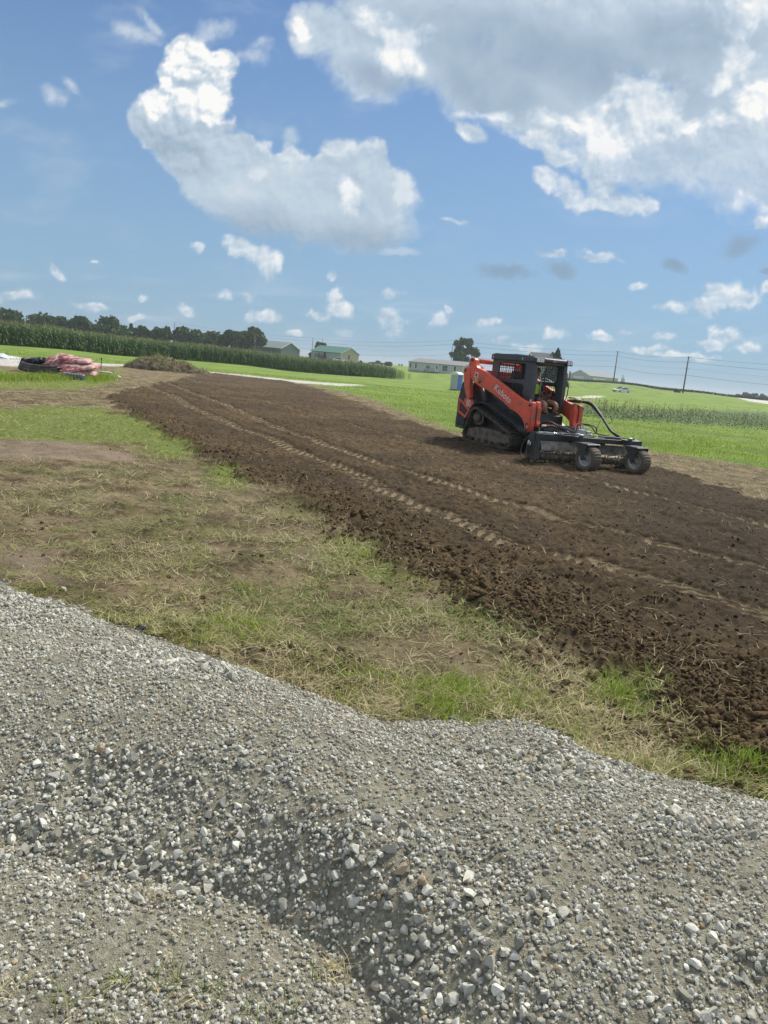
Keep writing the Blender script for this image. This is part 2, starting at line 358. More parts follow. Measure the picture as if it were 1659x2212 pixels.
def build_clouds():
    az = np.radians(np.arange(-44, 44.01, .085)); el = np.radians(np.arange(-.4, 34.01, .085))
    A_, E_ = np.meshgrid(az, el); d = np.stack([np.sin(A_) * np.cos(E_), np.cos(A_) * np.cos(E_), np.sin(E_)], -1)
    z = d @ cF; X = CX + FPX * (d @ cR) / z; Y = CY - FPX * (d @ cU) / z
    a, t = cloud_fields(X, Y)
    fade = sm(np.degrees(np.abs(A_)), 44, 38) * sm(np.degrees(E_), 34, 30); a = a * fade * sm(np.degrees(E_), -.2, 1.2)
    rad = 9000 - 500 * a
    V = d * rad[..., None]; ny, nx = A_.shape; V = V.reshape(-1, 3)
    i = np.arange(ny * nx).reshape(ny, nx); F = np.stack([i[:-1, :-1], i[1:, :-1], i[1:, 1:], i[:-1, 1:]], -1).reshape(-1, 4)
    af = a.ravel(); F = F[(af[F].max(1) > .004)]
    use = np.zeros(len(V), bool); use[F.ravel()] = True; idx = np.cumsum(use) - 1
    o = rawmesh('clouds', V[use], idx[F], None, None, {'dens': af[use], 'tone': t.ravel()[use]}, True)
    m = bpy.data.materials.new('cloud_painted_glow'); m.use_nodes = True; nt = m.node_tree; nt.nodes.clear(); q = NB(nt)
    rp = nt.nodes.new('ShaderNodeValToRGB'); e = rp.color_ramp.elements
    st = CLOUD_STOPS
    e[0].position = 0; e[0].color = st[0][1] + (1,); e[1].position = 1; e[1].color = st[-1][1] + (1,)
    for p_, c_ in st[1:-1]: e.new(p_).color = c_ + (1,)
    q.put(rp.inputs[0], q.attr('tone').outputs['Fac'])
    em = nt.nodes.new('ShaderNodeEmission'); q.put(em.inputs[0], rp.outputs[0]); em.inputs[1].default_value = CLOUD_GAIN  # clouds glow by themselves, with the painted light and shade as colour
    tr = nt.nodes.new('ShaderNodeBsdfTransparent'); mx = nt.nodes.new('ShaderNodeMixShader'); q.put(mx.inputs[0], q.attr('dens').outputs['Fac'])
    q.l.new(tr.outputs[0], mx.inputs[1]); q.l.new(em.outputs[0], mx.inputs[2])
    ou = nt.nodes.new('ShaderNodeOutputMaterial'); q.l.new(mx.outputs[0], ou.inputs[0])
    m.cycles.emission_sampling = 'NONE'; o.data.materials.append(m); tag(o, 'bright and grey cumulus clouds drifting over the fields', None, None, 'structure')
build_clouds()
# ------------------------------------------------------------------ terrain
_gx = [-8, -2.5, -1.5, -.86, -.24, .08, .38, .87, 1.2, 2.2, 6]; _gc = [3.6, 3.05, 2.85, 2.82, 2.5, 2.16, 1.98, 2.03, 1.99, 1.9, 1.8]
_fx = [-8, -4, -2.44, -1.34, -.34, .09, .47, .78, 1.13, 1.71, 3, 6]; _fy = [7.0, 5.6, 4.80, 4.18, 3.62, 3.34, 3.44, 3.52, 3.15, 2.94, 2.6, 2.2]
_tx = [-8, -1.5, -.8, -.41, .0, .16, .35, .6, 1.2, 6]; _ty = [2.6, 2.25, 2.15, 2.12, 1.85, 1.62, 1.35, 1.2, 1.1, 1.0]
def far_edge(x): return np.interp(x, _fx, _fy)
CTRL = []
for (px, py, d) in [(0, 0, 0)]: pass
def _c(px, py, d, dz=0.0):
    q = atd(px, py, d); CTRL.append((q[0], q[1], q[2] + dz))
for a in (-60, -30, 0, 30, 60, 100, 140, 180, -100, -140):
    for r_ in (30, 45): CTRL.append((r_ * sin(R(a)), r_ * cos(R(a)), 0))
_c(0, 745, 82); _c(364, 775.5, 107); _c(762, 812.7, 131); _c(886, 820.6, 155); _c(982, 844, 104); _c(1100, 845, 110)
_c(882, 806, 240); _c(1060, 810, 235); _c(775, 787, 250); _c(1228, 822, 232); _c(1341, 850.5, 190); _c(1340, 829.3, 232); _c(1500, 847.5, 232); _c(1600, 859.6, 232); _c(1654, 866, 232)
_c(1475, 849.6, 222); _c(1600, 868, 150); _c(1250, 857, 95); _c(1350, 858, 95); _c(815, 788.4, 330); _c(1273, 824, 400)
for a in (-75, -60, -45, -30, -15, 0, 12, 24, 36, 50, 70): CTRL.append((500 * sin(R(a)), 500 * cos(R(a)), .7)); CTRL.append((2500 * sin(R(a)), 2500 * cos(R(a)), .3))
for a in (100, 140, 180, -100, -140): CTRL.append((300 * sin(R(a)), 300 * cos(R(a)), 0.)); 
CTRL += [(-120, 200, .2), (-90, 260, .3), (-40, 240, .0), (90, 60, 0), (60, 60, 0), (-60, 60, 0), (70, 100, -.3), (110, 120, 0.2), (-90, 100, 0)]
CT = np.array(CTRL)
def macro(x, y):
    "gentle roll of the fields"
    r = np.hypot(x, y); out = np.zeros_like(r, dtype=float); m = r > 40
    if np.any(m):
        X = x[m]; Y = y[m]; lr = np.log(np.maximum(np.hypot(X, Y), 1)); an = np.arctan2(X, Y)
        cl = np.log(np.hypot(CT[:, 0], CT[:, 1])); ca = np.arctan2(CT[:, 0], CT[:, 1]); num = 0; den = 0
        for i in range(len(CT)):
            da = np.abs(an - ca[i]); da = np.minimum(da, 2 * pi - da)
            d2 = (da / .16) ** 2 + ((lr - cl[i]) / .22) ** 2 + .02
            w = 1 / d2 ** 2; num = num + w * CT[i, 2]; den = den + w
        out[m] = num / den * sm(r[m], 42, 60)
    return out
def seg_sd(x, y, poly):
    "signed distance to a polygon, positive inside"
    d = np.full(np.shape(x), 1e9); ins = np.zeros(np.shape(x), bool); n = len(poly)
    for i in range(n):
        x0, y0 = poly[i]; x1, y1 = poly[(i + 1) % n]; ex, ey = x1 - x0, y1 - y0
        t = np.clip(((x - x0) * ex + (y - y0) * ey) / (ex * ex + ey * ey + 1e-12), 0, 1)
        d = np.minimum(d, np.hypot(x - x0 - t * ex, y - y0 - t * ey))
        c = ((y0 > y) != (y1 > y)) & (x < (x1 - x0) * (y - y0) / ((y1 - y0) if y1 != y0 else 1e-9) + x0); ins ^= c
    return np.where(ins, d, -d)
def G(L): return [tuple(gnd(*q)[:2]) for q in L]
SOIL = G([(240, 862), (300, 905), (440, 985), (560, 1050), (700, 1110), (850, 1225), (1000, 1292), (1150, 1375), (1290, 1440), (1400, 1490), (1500, 1600), (1590, 1675), (1659, 1690)]) + [(3.2, 2.9), (8, 2.6), (16, 5)] + \
    G([(1900, 1130), (1659, 1085), (1400, 1008), (1250, 965), (1000, 948), (930, 925), (850, 902), (760, 868), (690, 842), (610, 819), (520, 808), (440, 805), (380, 822), (300, 838)])
LAWN = G([(1659, 1012), (1500, 988), (1400, 975), (1250, 940), (1000, 935), (930, 912), (880, 893), (820, 868), (780, 856), (700, 836), (600, 817), (480, 800), (420, 799)]) + [(-14.6, 56)] + \
    G([(270, 791), (200, 786), (100, 782), (0, 776)]) + [(-60, 40), (-400, 100), (-2500, 500), (-2500, 6000), (3500, 6000), (3500, 100), (60, 14)]
GRAVEL = [(x, y) for x, y in zip(_fx, _fy)] + [(20, 1), (20, -6), (-20, -6), (-20, 7.2)]
PATCH = [G([(-60, 890), (60, 880), (200, 880), (300, 900), (380, 935), (435, 965), (445, 990), (400, 995), (330, 985), (290, 960), (180, 955), (0, 950), (-60, 950)]),
         G([(450, 1005), (500, 1008), (545, 1040), (520, 1062), (470, 1050), (430, 1020)]),
         G([(740, 1165), (830, 1190), (880, 1230), (850, 1260), (760, 1230), (700, 1200)]),
         G([(1300, 1470), (1390, 1455), (1440, 1490), (1460, 1530), (1380, 1550), (1300, 1510)]),
         G([(1540, 1650), (1610, 1632), (1680, 1640), (1720, 1690), (1560, 1700)]),
         G([(0, 795), (40, 815), (180, 822), (215, 800), (270, 800), (240, 830), (150, 842), (0, 840), (-80, 842), (-80, 795)]),
         G([(390, 1330), (470, 1320), (580, 1345), (560, 1385), (430, 1385), (380, 1370)]),
         G([(1050, 1195), (1000, 1300), (1060, 1320), (1120, 1290)]),
         G([(900, 1500), (1000, 1480), (1080, 1520), (1000, 1560), (920, 1570)])]
BEAN = G([(1236, 877), (1659, 892), (1900, 903), (2100, 935), (1659, 928), (1500, 915), (1300, 902), (1236, 890)])
PATHS = [G([(-300, 735), (0, 766), (120, 780), (270, 786), (420, 796.5), (620, 819.5), (700, 826), (790, 831), (740, 834.5), (640, 826.5), (560, 817.5), (420, 800.5), (270, 790.5), (140, 789), (60, 793), (0, 790), (-300, 800)]),
         G([(1215, 855), (1300, 854), (1360, 858), (1360, 860.5), (1300, 858.5), (1215, 858)]),
         [(x * 1.0, y * 1.0) for x, y in [(68, 140), (77, 160), (84, 190), (100, 232), (118, 232), (105, 180), (100, 140), (120, 90), (100, 85)]]]
BARE = [G([(0, 955), (60, 948), (160, 950), (270, 975), (305, 990), (240, 995), (120, 992), (0, 1000), (-80, 1000), (-80, 955)]),
        G([(640, 1190), (700, 1185), (740, 1195), (735, 1210), (650, 1215)]), G([(880, 1270), (960, 1290), (930, 1310), (850, 1290)]),
        G([(980, 1430), (1060, 1440), (1050, 1470), (960, 1460)]), G([(0, 1170), (120, 1200), (200, 1270), (60, 1262), (0, 1240)])]
# direction of travel on the strip: track marks follow curves from the right foreground to the far left
def track_field(x, y):
    "s along the strip, t across it: offset from the near edge"
    ex = [3.2, 1.78, 1.3, .64, .12, -.65, -1.6, -2.86, -5.2, -7.95, -12]; ey = [2.2, 3.09, 4.3, 5.41, 6.14, 8.17, 9.7, 11.79, 16.0, 21.71, 30]
    p = np.array(list(zip(ex, ey))); best = np.full(x.shape, 1e9); S = np.zeros_like(x); Tt = np.zeros_like(x); acc = 0
    for i in range(len(p) - 1):
        a, c = p[i], p[i + 1]; e = c - a; L = hypot(*e); u = ((x - a[0]) * e[0] + (y - a[1]) * e[1]) / L; uc = np.clip(u, 0 if i else -50, L if i < len(p) - 2 else 200)
        X = a[0] + e[0] / L * uc; Y = a[1] + e[1] / L * uc; d = np.hypot(x - X, y - Y); cr_ = (x - a[0]) * e[1] - (y - a[1]) * e[0]
        m = d < best; best = np.where(m, d, best); S = np.where(m, acc + uc, S); Tt = np.where(m, np.sign(cr_) * d, Tt); acc += L
    return S, Tt
def zones(x, y, jitter=True):
    r = np.hypot(x, y); z = {}
    j = np.clip(r * .045, .05, .8)
    jx = x + j * fbm(x / 1.1, y / 1.1, 4, 201, .6) ; jy = y + j * fbm(x / 1.1, y / 1.1, 4, 202, .6)
    j2 = np.clip(r * .035, .05, .35)
    z['soil'] = sm(seg_sd(jx + j2 * fbm(x * 3, y * 3, 4, 211, .65), jy + j2 * fbm(x * 3, y * 3, 4, 212, .65), SOIL), -.16, .16)
    z['gravel'] = sm(seg_sd(x + .12 * fbm(x * 4, y * 4, 5, 203, .6), y + .22 * fbm(x * 3, y * 3, 5, 204, .62), GRAVEL), -.05, .04)
    z['lawn'] = sm(seg_sd(jx, jy, LAWN), -.4, .5)
    pt = np.zeros_like(x)
    for P_ in PATCH: pt = np.maximum(pt, sm(seg_sd(jx, jy, P_), -.25, .25))
    z['patch'] = pt
    z['bean'] = sm(seg_sd(x + 3 * fbm(x / 6, y / 6, 4, 206), y + 3 * fbm(x / 6, y / 6, 4, 207), BEAN), -2, 2)
    pa = np.zeros_like(x)
    for P_ in PATHS: pa = np.maximum(pa, sm(seg_sd(x + .7 * fbm(x / 1.5, y / 1.5, 3, 208), y + .9 * fbm(x / 1.5, y / 1.5, 3, 209), P_), -.5, .4))
    z['path'] = pa
    ba = np.zeros_like(x)
    for P_ in BARE: ba = np.maximum(ba, sm(seg_sd(jx, jy, P_), -.15, .2))
    z['bare'] = ba
    z['damp'] = sm(x + .25 * (y - 3) * (y < 9) + 1.6 * fbm(x / 2.2, y / 2.2, 4, 215, .6) - .35 * np.maximum(y - 9, 0) * 0, 1.4, 5.0) * sm(r, 45, 22)
    return z
def relief(x, y, z):
    "height of everything short of single stones and clods"
    r = np.hypot(x, y); h = macro(x, y)
    near = sm(r, 90, 45)
    # gravel ridge
    yc = np.interp(x, _gx, _gc) + .10 * fbm(x * 1.6, y * 0 + 3, 3, 301); yf = far_edge(x); yt = np.interp(x, _tx, _ty)
    hc = .225 + .045 * fbm(x * 1.1, y * 0 + 9, 3, 302)
    up = np.clip((yf - y) / np.maximum(yf - yc, .2), 0, 1); dn = np.clip((y - yt) / np.maximum(yc - yt, .2), 0, 1)
    yt = yt + .12 * fbm(x * 1.4, y * 1.4, 3, 300)
    dn = np.clip((y - yt) / np.maximum(yc - yt, .2), 0, 1)
    prof = np.where(y > yc, 1 - (1 - up) ** 1.7, .35 * dn + .65 * dn * dn * (3 - 2 * dn)); prof = np.clip(prof, 0, 1)
    prof = np.where(y < yc, prof - .05 * np.exp(-((y - yt) / .15) ** 2) + .05 * np.exp(-((y - yt) / .3) ** 2), prof)
    prof = prof - .10 * np.exp(-((y - yc) / .16) ** 2)                                  # rounded crest
    g = z['gravel']
    h = h + g * (hc * prof * sm(y, .6, 1.2) + .045 * fbm(x * 2.3, y * 2.3, 4, 303) * sm(prof, 0, .3) + .012 * fbm(x * 9, y * 9, 3, 304) + .02 * sm(prof, 0, .08))
    nz = .035 * fbm(x * .9, y * .9, 3, 305) + .016 * fbm(x * 4, y * 4, 4, 306, .6)
    h = h + (1 - g) * nz * near
    # tilled soil
    s = z['soil']; S, T = track_field(x, y)
    lum = np.zeros_like(x); m = (s > .01) & (r < 60)
    tm = np.zeros_like(x)
    if np.any(m):
        xm, ym = x[m], y[m]; w = worley(xm * 7, ym * 7, 311); w2 = worley(xm * 15, ym * 15, 312); w3 = worley(xm * 31, ym * 31, 313)
        Sm, Tm = S[m], T[m]
        tr = np.zeros_like(xm)
        for (sx_, tx_, wd, st) in (([0, 3.3, 5, 6, 8, 10, 14, 18, 30], [2.5, 2.19, 1.95, 1.55, 1.45, 1.75, 1.95, 1.95, 2.1], .25, 1.0), ([0, 4.3, 5.8, 7, 8, 12, 30], [3.9, 3.64, 3.5, 3.0, 2.8, 2.9, 3.3], .23, 1.0),
                                  ([0, 8, 12, 20, 40], [6.2, 5.9, 5.8, 5.35, 5.3], .22, .7), ([0, 5, 9, 16, 30], [3.0, 2.9, 2.3, 2.6, 2.7], .15, .35), ([0, 6, 12, 30], [5.1, 4.7, 4.2, 4.3], .18, .30), ([0, 30], [7.6, 7.2], .18, .25)):
            cc = np.interp(Sm, sx_, tx_) + .12 * vno(Sm / 2.5, Sm * 0 + wd * 50, 320); tr = np.maximum(tr, st * sm(np.abs(Tm - cc), wd, wd * .6))
        br = .78 + .22 * sm(fbm(xm * .8, ym * .8, 5, 330, .6), -.35, .0); tr = tr * br
        bars = np.abs(((Sm + .5 * np.abs((Tm * 2.2) % 1 - .5)) / .20) % 1 - .5) * 2
        clod = (1 - np.minimum(w, 1)) * .050 + (1 - np.minimum(w2, 1)) * .030 + (1 - np.minimum(w3, 1)) * .016
        rough = .72 + .30 * sm(Tm, 1.1, -.2) + .5 * sm(fbm(xm * .8, ym * .8, 3, 333), -.1, .5)
        edge = .03 * np.exp(-((Tm - .3) / .4) ** 2) * (1 + fbm(xm * 1.2, ym * 1.2, 3, 336))
        hh = clod * rough * (1 - .75 * tr) + edge - tr * .030 + tr * .034 * sm(bars, .75, .35) + .03 * fbm(xm * 1.7, ym * .9, 4, 335)
        lum[m] = hh; tm[m] = tr * (.3 + .7 * sm(bars + .22 * fbm(xm * 9, ym * 9, 3, 337), .40, .58))
    h = h + s * lum * near
    # trampled ground: torn sods and ruts
    tr_ = (1 - g) * (1 - s) * (1 - z['lawn']); m = (tr_ > .01) & (r < 60)
    if np.any(m):
        xm, ym = x[m], y[m]; q = np.zeros_like(x); w2 = worley(xm * 9, ym * 9, 341); q[m] = .05 * sm(fbm(xm * 1.3, ym * 1.3, 5, 340, .62), .0, .5) * (1 - np.minimum(w2, 1)) * 1.2 + .02 * fbm(xm * 6, ym * 6, 4, 342, .6) + .006 * fbm(xm * 30, ym * 30, 3, 343)
        h = h + q * tr_ * near * (1 - .7 * z['bare'])
    return h, tm
def heights(x, y):
    x = np.asarray(x, float); y = np.asarray(y, float); z = zones(x, y); return relief(x, y, z)[0]
def hz(x, y): return float(heights(np.array([x]), np.array([y]))[0])
def mz(x, y): return float(macro(np.array([float(x)]), np.array([float(y)]))[0])

def build_ground():
    az = np.concatenate([np.arange(-180, -60, 4.0), np.arange(-60, -40, .2), np.arange(-40, 40, .083), np.arange(40, 62, .16), np.arange(62, 180.1, 4.0)])
    r = [.25, .6, .9]; d = 1.1
    while d < 5500:
        r.append(d); d += min(max(.0042, d * .0033), .16 * d) if d < 36 else d * .02
    r = np.array(r); A_, R_ = np.meshgrid(np.radians(az), r); x = R_ * np.sin(A_); y = R_ * np.cos(A_)
    sh = x.shape; x = x.ravel(); y = y.ravel(); z = zones(x, y); h, tm = relief(x, y, z)
    print('ground verts', x.size)
    V = np.stack([x, y, h], -1); ny, nx = sh; i = np.arange(x.size).reshape(sh)
    F = np.stack([i[:-1, :-1], i[:-1, 1:], i[1:, 1:], i[1:, :-1]], -1).reshape(-1, 4)
    at = {'soil': z['soil'], 'gravel': z['gravel'], 'lawn': z['lawn'], 'patch': z['patch'], 'bean': z['bean'], 'path': z['path'], 'bare': z['bare'], 'tread': tm, 'damp': z['damp']}
    fm = lambda k: z[k][F].mean(1)
    gv = fm('gravel') > .5; so = (fm('soil') > .5) & ~gv; pa = (fm('path') > .5) & ~gv & ~so; la = (fm('lawn') > .5) & ~gv & ~so & ~pa; re = ~(gv | so | pa | la)
    for name, msk, lab, kind in (('gravel', gv, 'ridge of fine grey crushed stone across the foreground', 'stuff'), ('tilled_soil', so, 'strip of dark brown tilled soil', 'structure'), ('gravel_road', pa, 'pale gravel drive', 'structure'), ('lawn_ground', la, 'green mown fields', 'structure'), ('ground', re, 'trampled brown ground', 'structure')):
        f = F[msk]; use = np.zeros(len(V), bool); use[f.ravel()] = True; idx = np.cumsum(use) - 1
        o = rawmesh(name, V[use], idx[f], GROUND_MAT, None, {k: v[use] for k, v in at.items()}, True); tag(o, lab, None, None, kind)

def ground_material():
    m, q, p = new_mat('ground_surface'); T = m.node_tree.nodes.new('ShaderNodeTexCoord').outputs['Object']
    A = lambda n: q.attr(n).outputs['Fac']
    nb = q.noise(T, .35, 5, .6); n1 = q.noise(T, 2.2, 6, .62); n2 = q.noise(T, 11, 6, .65); n3 = q.noise(T, 55, 5, .65); n4 = q.noise(T, 220, 3, .6)
    # trampled tan earth with mud, straw tint and torn dark sods
    c = q.mix(q.ramp(n1, .36, .62), (.115, .082, .044), (.31, .245, .145))
    c = q.mix(q.m('MULTIPLY', q.ramp(n2, .52, .66), .75), c, (.058, .042, .026)); c = q.mix(q.m('MULTIPLY', q.ramp(q.noise(T, 1.1, 5, .65), .54, .66), .6), c, (.075, .055, .032))
    c = q.mix(q.m('MULTIPLY', q.ramp(n2, .45, .32), .5), c, (.30, .235, .14))
    c = q.mix(q.m('MULTIPLY', q.ramp(q.noise(T, 1.6, 6, .62), .46, .62), .40), c, (.105, .115, .04))
    c = q.mix(q.m('MULTIPLY', A('bare'), .8), c, q.mix(q.ramp(n1, .3, .7), (.22, .165, .12), (.34, .265, .195)))
    # grass patches
    gp = q.mix(q.ramp(n2, .35, .7), (.13, .175, .035), (.24, .31, .065)); c = q.mix(q.m('MULTIPLY', A('patch'), .85), c, gp)
    # lawns: mown, light and dark drifts
    ln = q.mix(q.ramp(nb, .35, .65), (.125, .20, .028), (.205, .30, .045)); ln = q.mix(q.m('MULTIPLY', q.ramp(n1, .5, .75), .4), ln, (.07, .14, .02))
    ln = q.mix(q.m('MULTIPLY', q.ramp(n3, .5, .75), .5), ln, (.06, .10, .025))
    ln = q.mix(q.m('MULTIPLY', q.ramp(q.noise(q.vm('MULTIPLY', T, (.05, .45, 0)), 1.0, 4, .6), .52, .66), .45), ln, (.21, .23, .075))
    c = q.mix(A('lawn'), c, ln)
    bn = q.mix(q.ramp(n1, .35, .65), (.075, .125, .045), (.12, .19, .065)); c = q.mix(A('bean'), c, bn)
    # soil
    s1 = q.mix(q.ramp(n2, .33, .68), (.042, .0270, .0125), (.155, .104, .050)); s1 = q.mix(q.m('MULTIPLY', q.ramp(n1, .5, .72), .5), s1, (.17, .118, .060))
    s1 = q.mix(q.m('MULTIPLY', q.ramp(nb, .42, .56), .5), s1, (.042, .029, .015))
    s1 = q.mix(q.m('MULTIPLY', q.ramp(n3, .60, .72), .45), s1, (.16, .115, .07))
    s1 = q.mix(q.m('MULTIPLY', q.ramp(A('tread'), .38, .72), .9), s1, q.mix(q.ramp(n2, .35, .65), (.20, .155, .092), (.34, .275, .175)))
    s1 = q.mix(q.m('MULTIPLY', q.m('MULTIPLY', A('damp'), q.ramp(A('tread'), .5, .1)), .5), s1, (.036, .024, .013))
    c = q.mix(A('soil'), c, s1)
    # gravel fines
    g1 = q.mix(q.ramp(n3, .32, .7), (.235, .223, .16), (.48, .465, .37)); g1 = q.mix(q.m('MULTIPLY', q.ramp(n4, .5, .75), .6), g1, (.50, .49, .42)); g1 = q.mix(q.m('MULTIPLY', q.ramp(n1, .48, .7), .4), g1, (.19, .175, .13))
    c = q.mix(A('gravel'), c, g1)
    pt = q.mix(q.ramp(n1, .3, .7), (.40, .385, .35), (.62, .60, .55)); c = q.mix(A('path'), c, pt)
    q.put(p.inputs['Base Color'], c); q.put(p.inputs['Roughness'], .93); p.inputs['Specular IOR Level'].default_value = .25
    hb = q.m('ADD', q.m('MULTIPLY', n3, 1.0), q.m('MULTIPLY', n4, .5))
    q.put(p.inputs['Normal'], q.bump(hb, 1.0, .02))
    return m
GROUND_MAT = ground_material()
build_ground()
# ------------------------------------------------------------------ loose stones, clods, blades
def rand_rot(n):
    q = rng.normal(size=(n, 4)); q /= np.linalg.norm(q, axis=1)[:, None]; w, x, y, z = q.T
    return np.stack([np.stack([1 - 2 * (y * y + z * z), 2 * (x * y - z * w), 2 * (x * z + y * w)], -1), np.stack([2 * (x * y + z * w), 1 - 2 * (x * x + z * z), 2 * (y * z - x * w)], -1), np.stack([2 * (x * z - y * w), 2 * (y * z + x * w), 1 - 2 * (x * x + y * y)], -1)], 1)
def ico(sub):
    bm = bmesh.new(); bmesh.ops.create_icosphere(bm, subdivisions=sub, radius=1); V = np.array([v.co[:] for v in bm.verts]); F = np.array([[v.index for v in f.verts] for f in bm.faces]); bm.free(); return V, F
def rock_variants(n, sub, planes, lump=0.0, deep=(.38, .75)):
    V0, F = ico(sub); out = []
    for k in range(n):
        V = V0 * rng.uniform(.55, 1.0, 3)
        for _ in range(planes):
            nn = rng.normal(size=3); nn /= np.linalg.norm(nn); dd = rng.uniform(*deep); s_ = V @ nn; V = V - np.maximum(s_ - dd, 0)[:, None] * nn
        if lump: V = V * (1 + lump * rng.normal(size=(len(V), 1)))
        out.append(V / np.abs(V).max())
    return out, F
def scatter(name, variants, F, pos, size, mat_, attrs, squash=None, smooth=False):
    n = len(pos); vi = rng.integers(0, len(variants), n); VV = np.stack(variants)[vi] * size[:, None, None]
    if squash is not None: VV = VV * squash[:, None, :]
    VV = np.einsum('nij,nkj->nki', rand_rot(n) if squash is None else zrot(rng.uniform(0, 6.28, n)), VV) + pos[:, None, :]
    k = VV.shape[1]; FF = (F[None] + (np.arange(n) * k)[:, None, None]).reshape(-1, F.shape[1])
    return rawmesh(name, VV.reshape(-1, 3), FF, mat_, None, {a: np.repeat(v, k) for a, v in attrs.items()}, smooth)
def zrot(a):
    c, s_ = np.cos(a), np.sin(a); o = np.zeros_like(a); return np.stack([np.stack([c, -s_, o], -1), np.stack([s_, c, o], -1), np.stack([o, o, o + 1], -1)], 1)
def polar(n, r0, r1, a0=-40, a1=40, pw=1.0):
    "even cover of what the eye sees: uniform in bearing, and in 1/r for pw 1"
    u = rng.uniform(0, 1, n); a = np.radians(rng.uniform(a0, a1, n)); r = 1 / (1 / r0 + u ** pw * (1 / r1 - 1 / r0)); return r * np.sin(a), r * np.cos(a)
m, q, p = new_mat('crushed_stone'); T = m.node_tree.nodes.new('ShaderNodeTexCoord').outputs['Object']
c = q.mix(q.attr('t').outputs['Fac'], (.17, .165, .13), (.74, .74, .66)); c = q.mix(q.attr('u').outputs['Fac'], c, (.40, .285, .155))
c = q.mix(q.m('MULTIPLY', q.ramp(q.noise(T, 90, 4, .7), .4, .7), .35), c, (.25, .24, .205)); q.put(p.inputs['Base Color'], c); p.inputs['Roughness'].default_value = .85; p.inputs['Specular IOR Level'].default_value = .3
q.put(p.inputs['Normal'], q.bump(q.noise(T, 260, 3, .6), .5, .003)); STONE = m
COARSE = [(120, 1750, 330, 130), (420, 1850, 380, 130), (760, 1880, 260, 150), (950, 1990, 220, 170), (1000, 2160, 200, 120), (330, 1650, 300, 60), (1130, 1960, 200, 60), (1560, 2050, 200, 100), (1500, 2180, 200, 60), (1200, 1660, 300, 70), (60, 1310, 120, 40), (400, 1440, 200, 40), (1500, 1780, 200, 50), (1150, 2140, 120, 90)]
def coarse_f(x, y, h):
    d = np.stack([x, y, h - CAM_H], -1); z = d @ cF; X = CX + FPX * (d @ cR) / z; Y = CY - FPX * (d @ cU) / z; f = np.zeros_like(x)
    X = X + 90 * fbm(x * 3, y * 3, 3, 401); Y = Y + 60 * fbm(x * 3, y * 3, 3, 402)
    for (a, b_, rx, ry) in COARSE: f = np.maximum(f, 1 - ((X - a) / rx) ** 2 - ((Y - b_) / ry) ** 2)
    return np.clip(f, 0, 1) ** .7
def stones():
    big, Fb = rock_variants(30, 2, 16, deep=(.22, .6)); sm_, Fs = rock_variants(30, 1, 6, deep=(.3, .7))
    def place(n, x0, x1, y0, y1):
        x = rng.uniform(x0, x1, n); y = rng.uniform(y0, y1, n); z = zones(x, y); h = relief(x, y, z)[0]; return x, y, z, h
    # big stones
    x, y, z, h = place(92000, -5.5, 5.5, 1.0, 5.4); cf = coarse_f(x, y, h)
    inview = np.abs(np.arctan2(x, y)) < R(64)
    keep = inview & (z['gravel'] > .5) & (rng.uniform(size=x.size) < .16 + .8 * cf); x, y, h, cf = x[keep], y[keep], h[keep], cf[keep]
    s_ = .0058 + .0042 * rng.gamma(1.6, .8, x.size) * (.4 + 1.0 * cf); s_ = np.clip(s_, .0055, .023)
    t = np.clip(rng.normal(.52, .26, x.size), 0, 1); u = (rng.uniform(size=x.size) < .035) * rng.uniform(.3, .8, x.size)
    o = scatter('gravel', big, Fb, np.stack([x, y, h + s_ * rng.uniform(.1, .5, x.size)], -1), s_, STONE, {'t': t, 'u': u}); tag(o, 'coarser grey crushed stones lying on the gravel ridge', None, None, 'stuff')
    # chips
    x, y, z, h = place(290000, -5.2, 5.2, 1.0, 5.3)
    keep = (np.abs(np.arctan2(x, y)) < R(62)) & (z['gravel'] > .25) & (rng.uniform(size=x.size) < .35 + .65 * sm(fbm(x * 4, y * 4, 4, 410), -.45, .25)); x, y, h = x[keep], y[keep], h[keep]
    s_ = np.clip(.0030 + .0026 * rng.gamma(1.5, .8, x.size), .003, .010); t = np.clip(rng.normal(.45, .24, x.size), 0, 1); u = (rng.uniform(size=x.size) < .05) * rng.uniform(.3, 1, x.size)
    print('chips', x.size)
    o = scatter('gravel', sm_, Fs, np.stack([x, y, h + s_ * .35], -1), s_, STONE, {'t': t, 'u': u}); tag(o, 'fine grey chips covering the gravel ridge', None, None, 'stuff')
    # a few strays on the dirt beyond the edge
    x, y, z, h = place(5000, -4.5, 4.5, 2.6, 7); de = y - far_edge(x); keep = (de > 0) & (rng.uniform(size=x.size) < np.exp(-de / .22) * .6 + .004); x, y, h = x[keep], y[keep], h[keep]
    s_ = .005 + .006 * rng.gamma(1.5, .7, x.size); o = scatter('gravel', big, Fb, np.stack([x, y, h + s_ * .3], -1), np.clip(s_, .005, .028), STONE, {'t': np.clip(rng.normal(.5, .25, x.size), 0, 1), 'u': (rng.uniform(size=x.size) < .1) * .8}); tag(o, 'stray stones on the dirt beside the gravel', None, None, 'stuff')
stones()
m, q, p = new_mat('soil_clod'); T = m.node_tree.nodes.new('ShaderNodeTexCoord').outputs['Object']
c = q.mix(q.attr('t').outputs['Fac'], (.045, .029, .0135), (.18, .122, .060)); c = q.mix(q.m('MULTIPLY', q.ramp(q.noise(T, 60, 5, .7), .5, .7), .5), c, (.17, .125, .078)); q.put(p.inputs['Base Color'], c); p.inputs['Roughness'].default_value = .95; p.inputs['Specular IOR Level'].default_value = .2
q.put(p.inputs['Normal'], q.bump(q.noise(T, 140, 5, .7), .9, .008)); CLOD = m
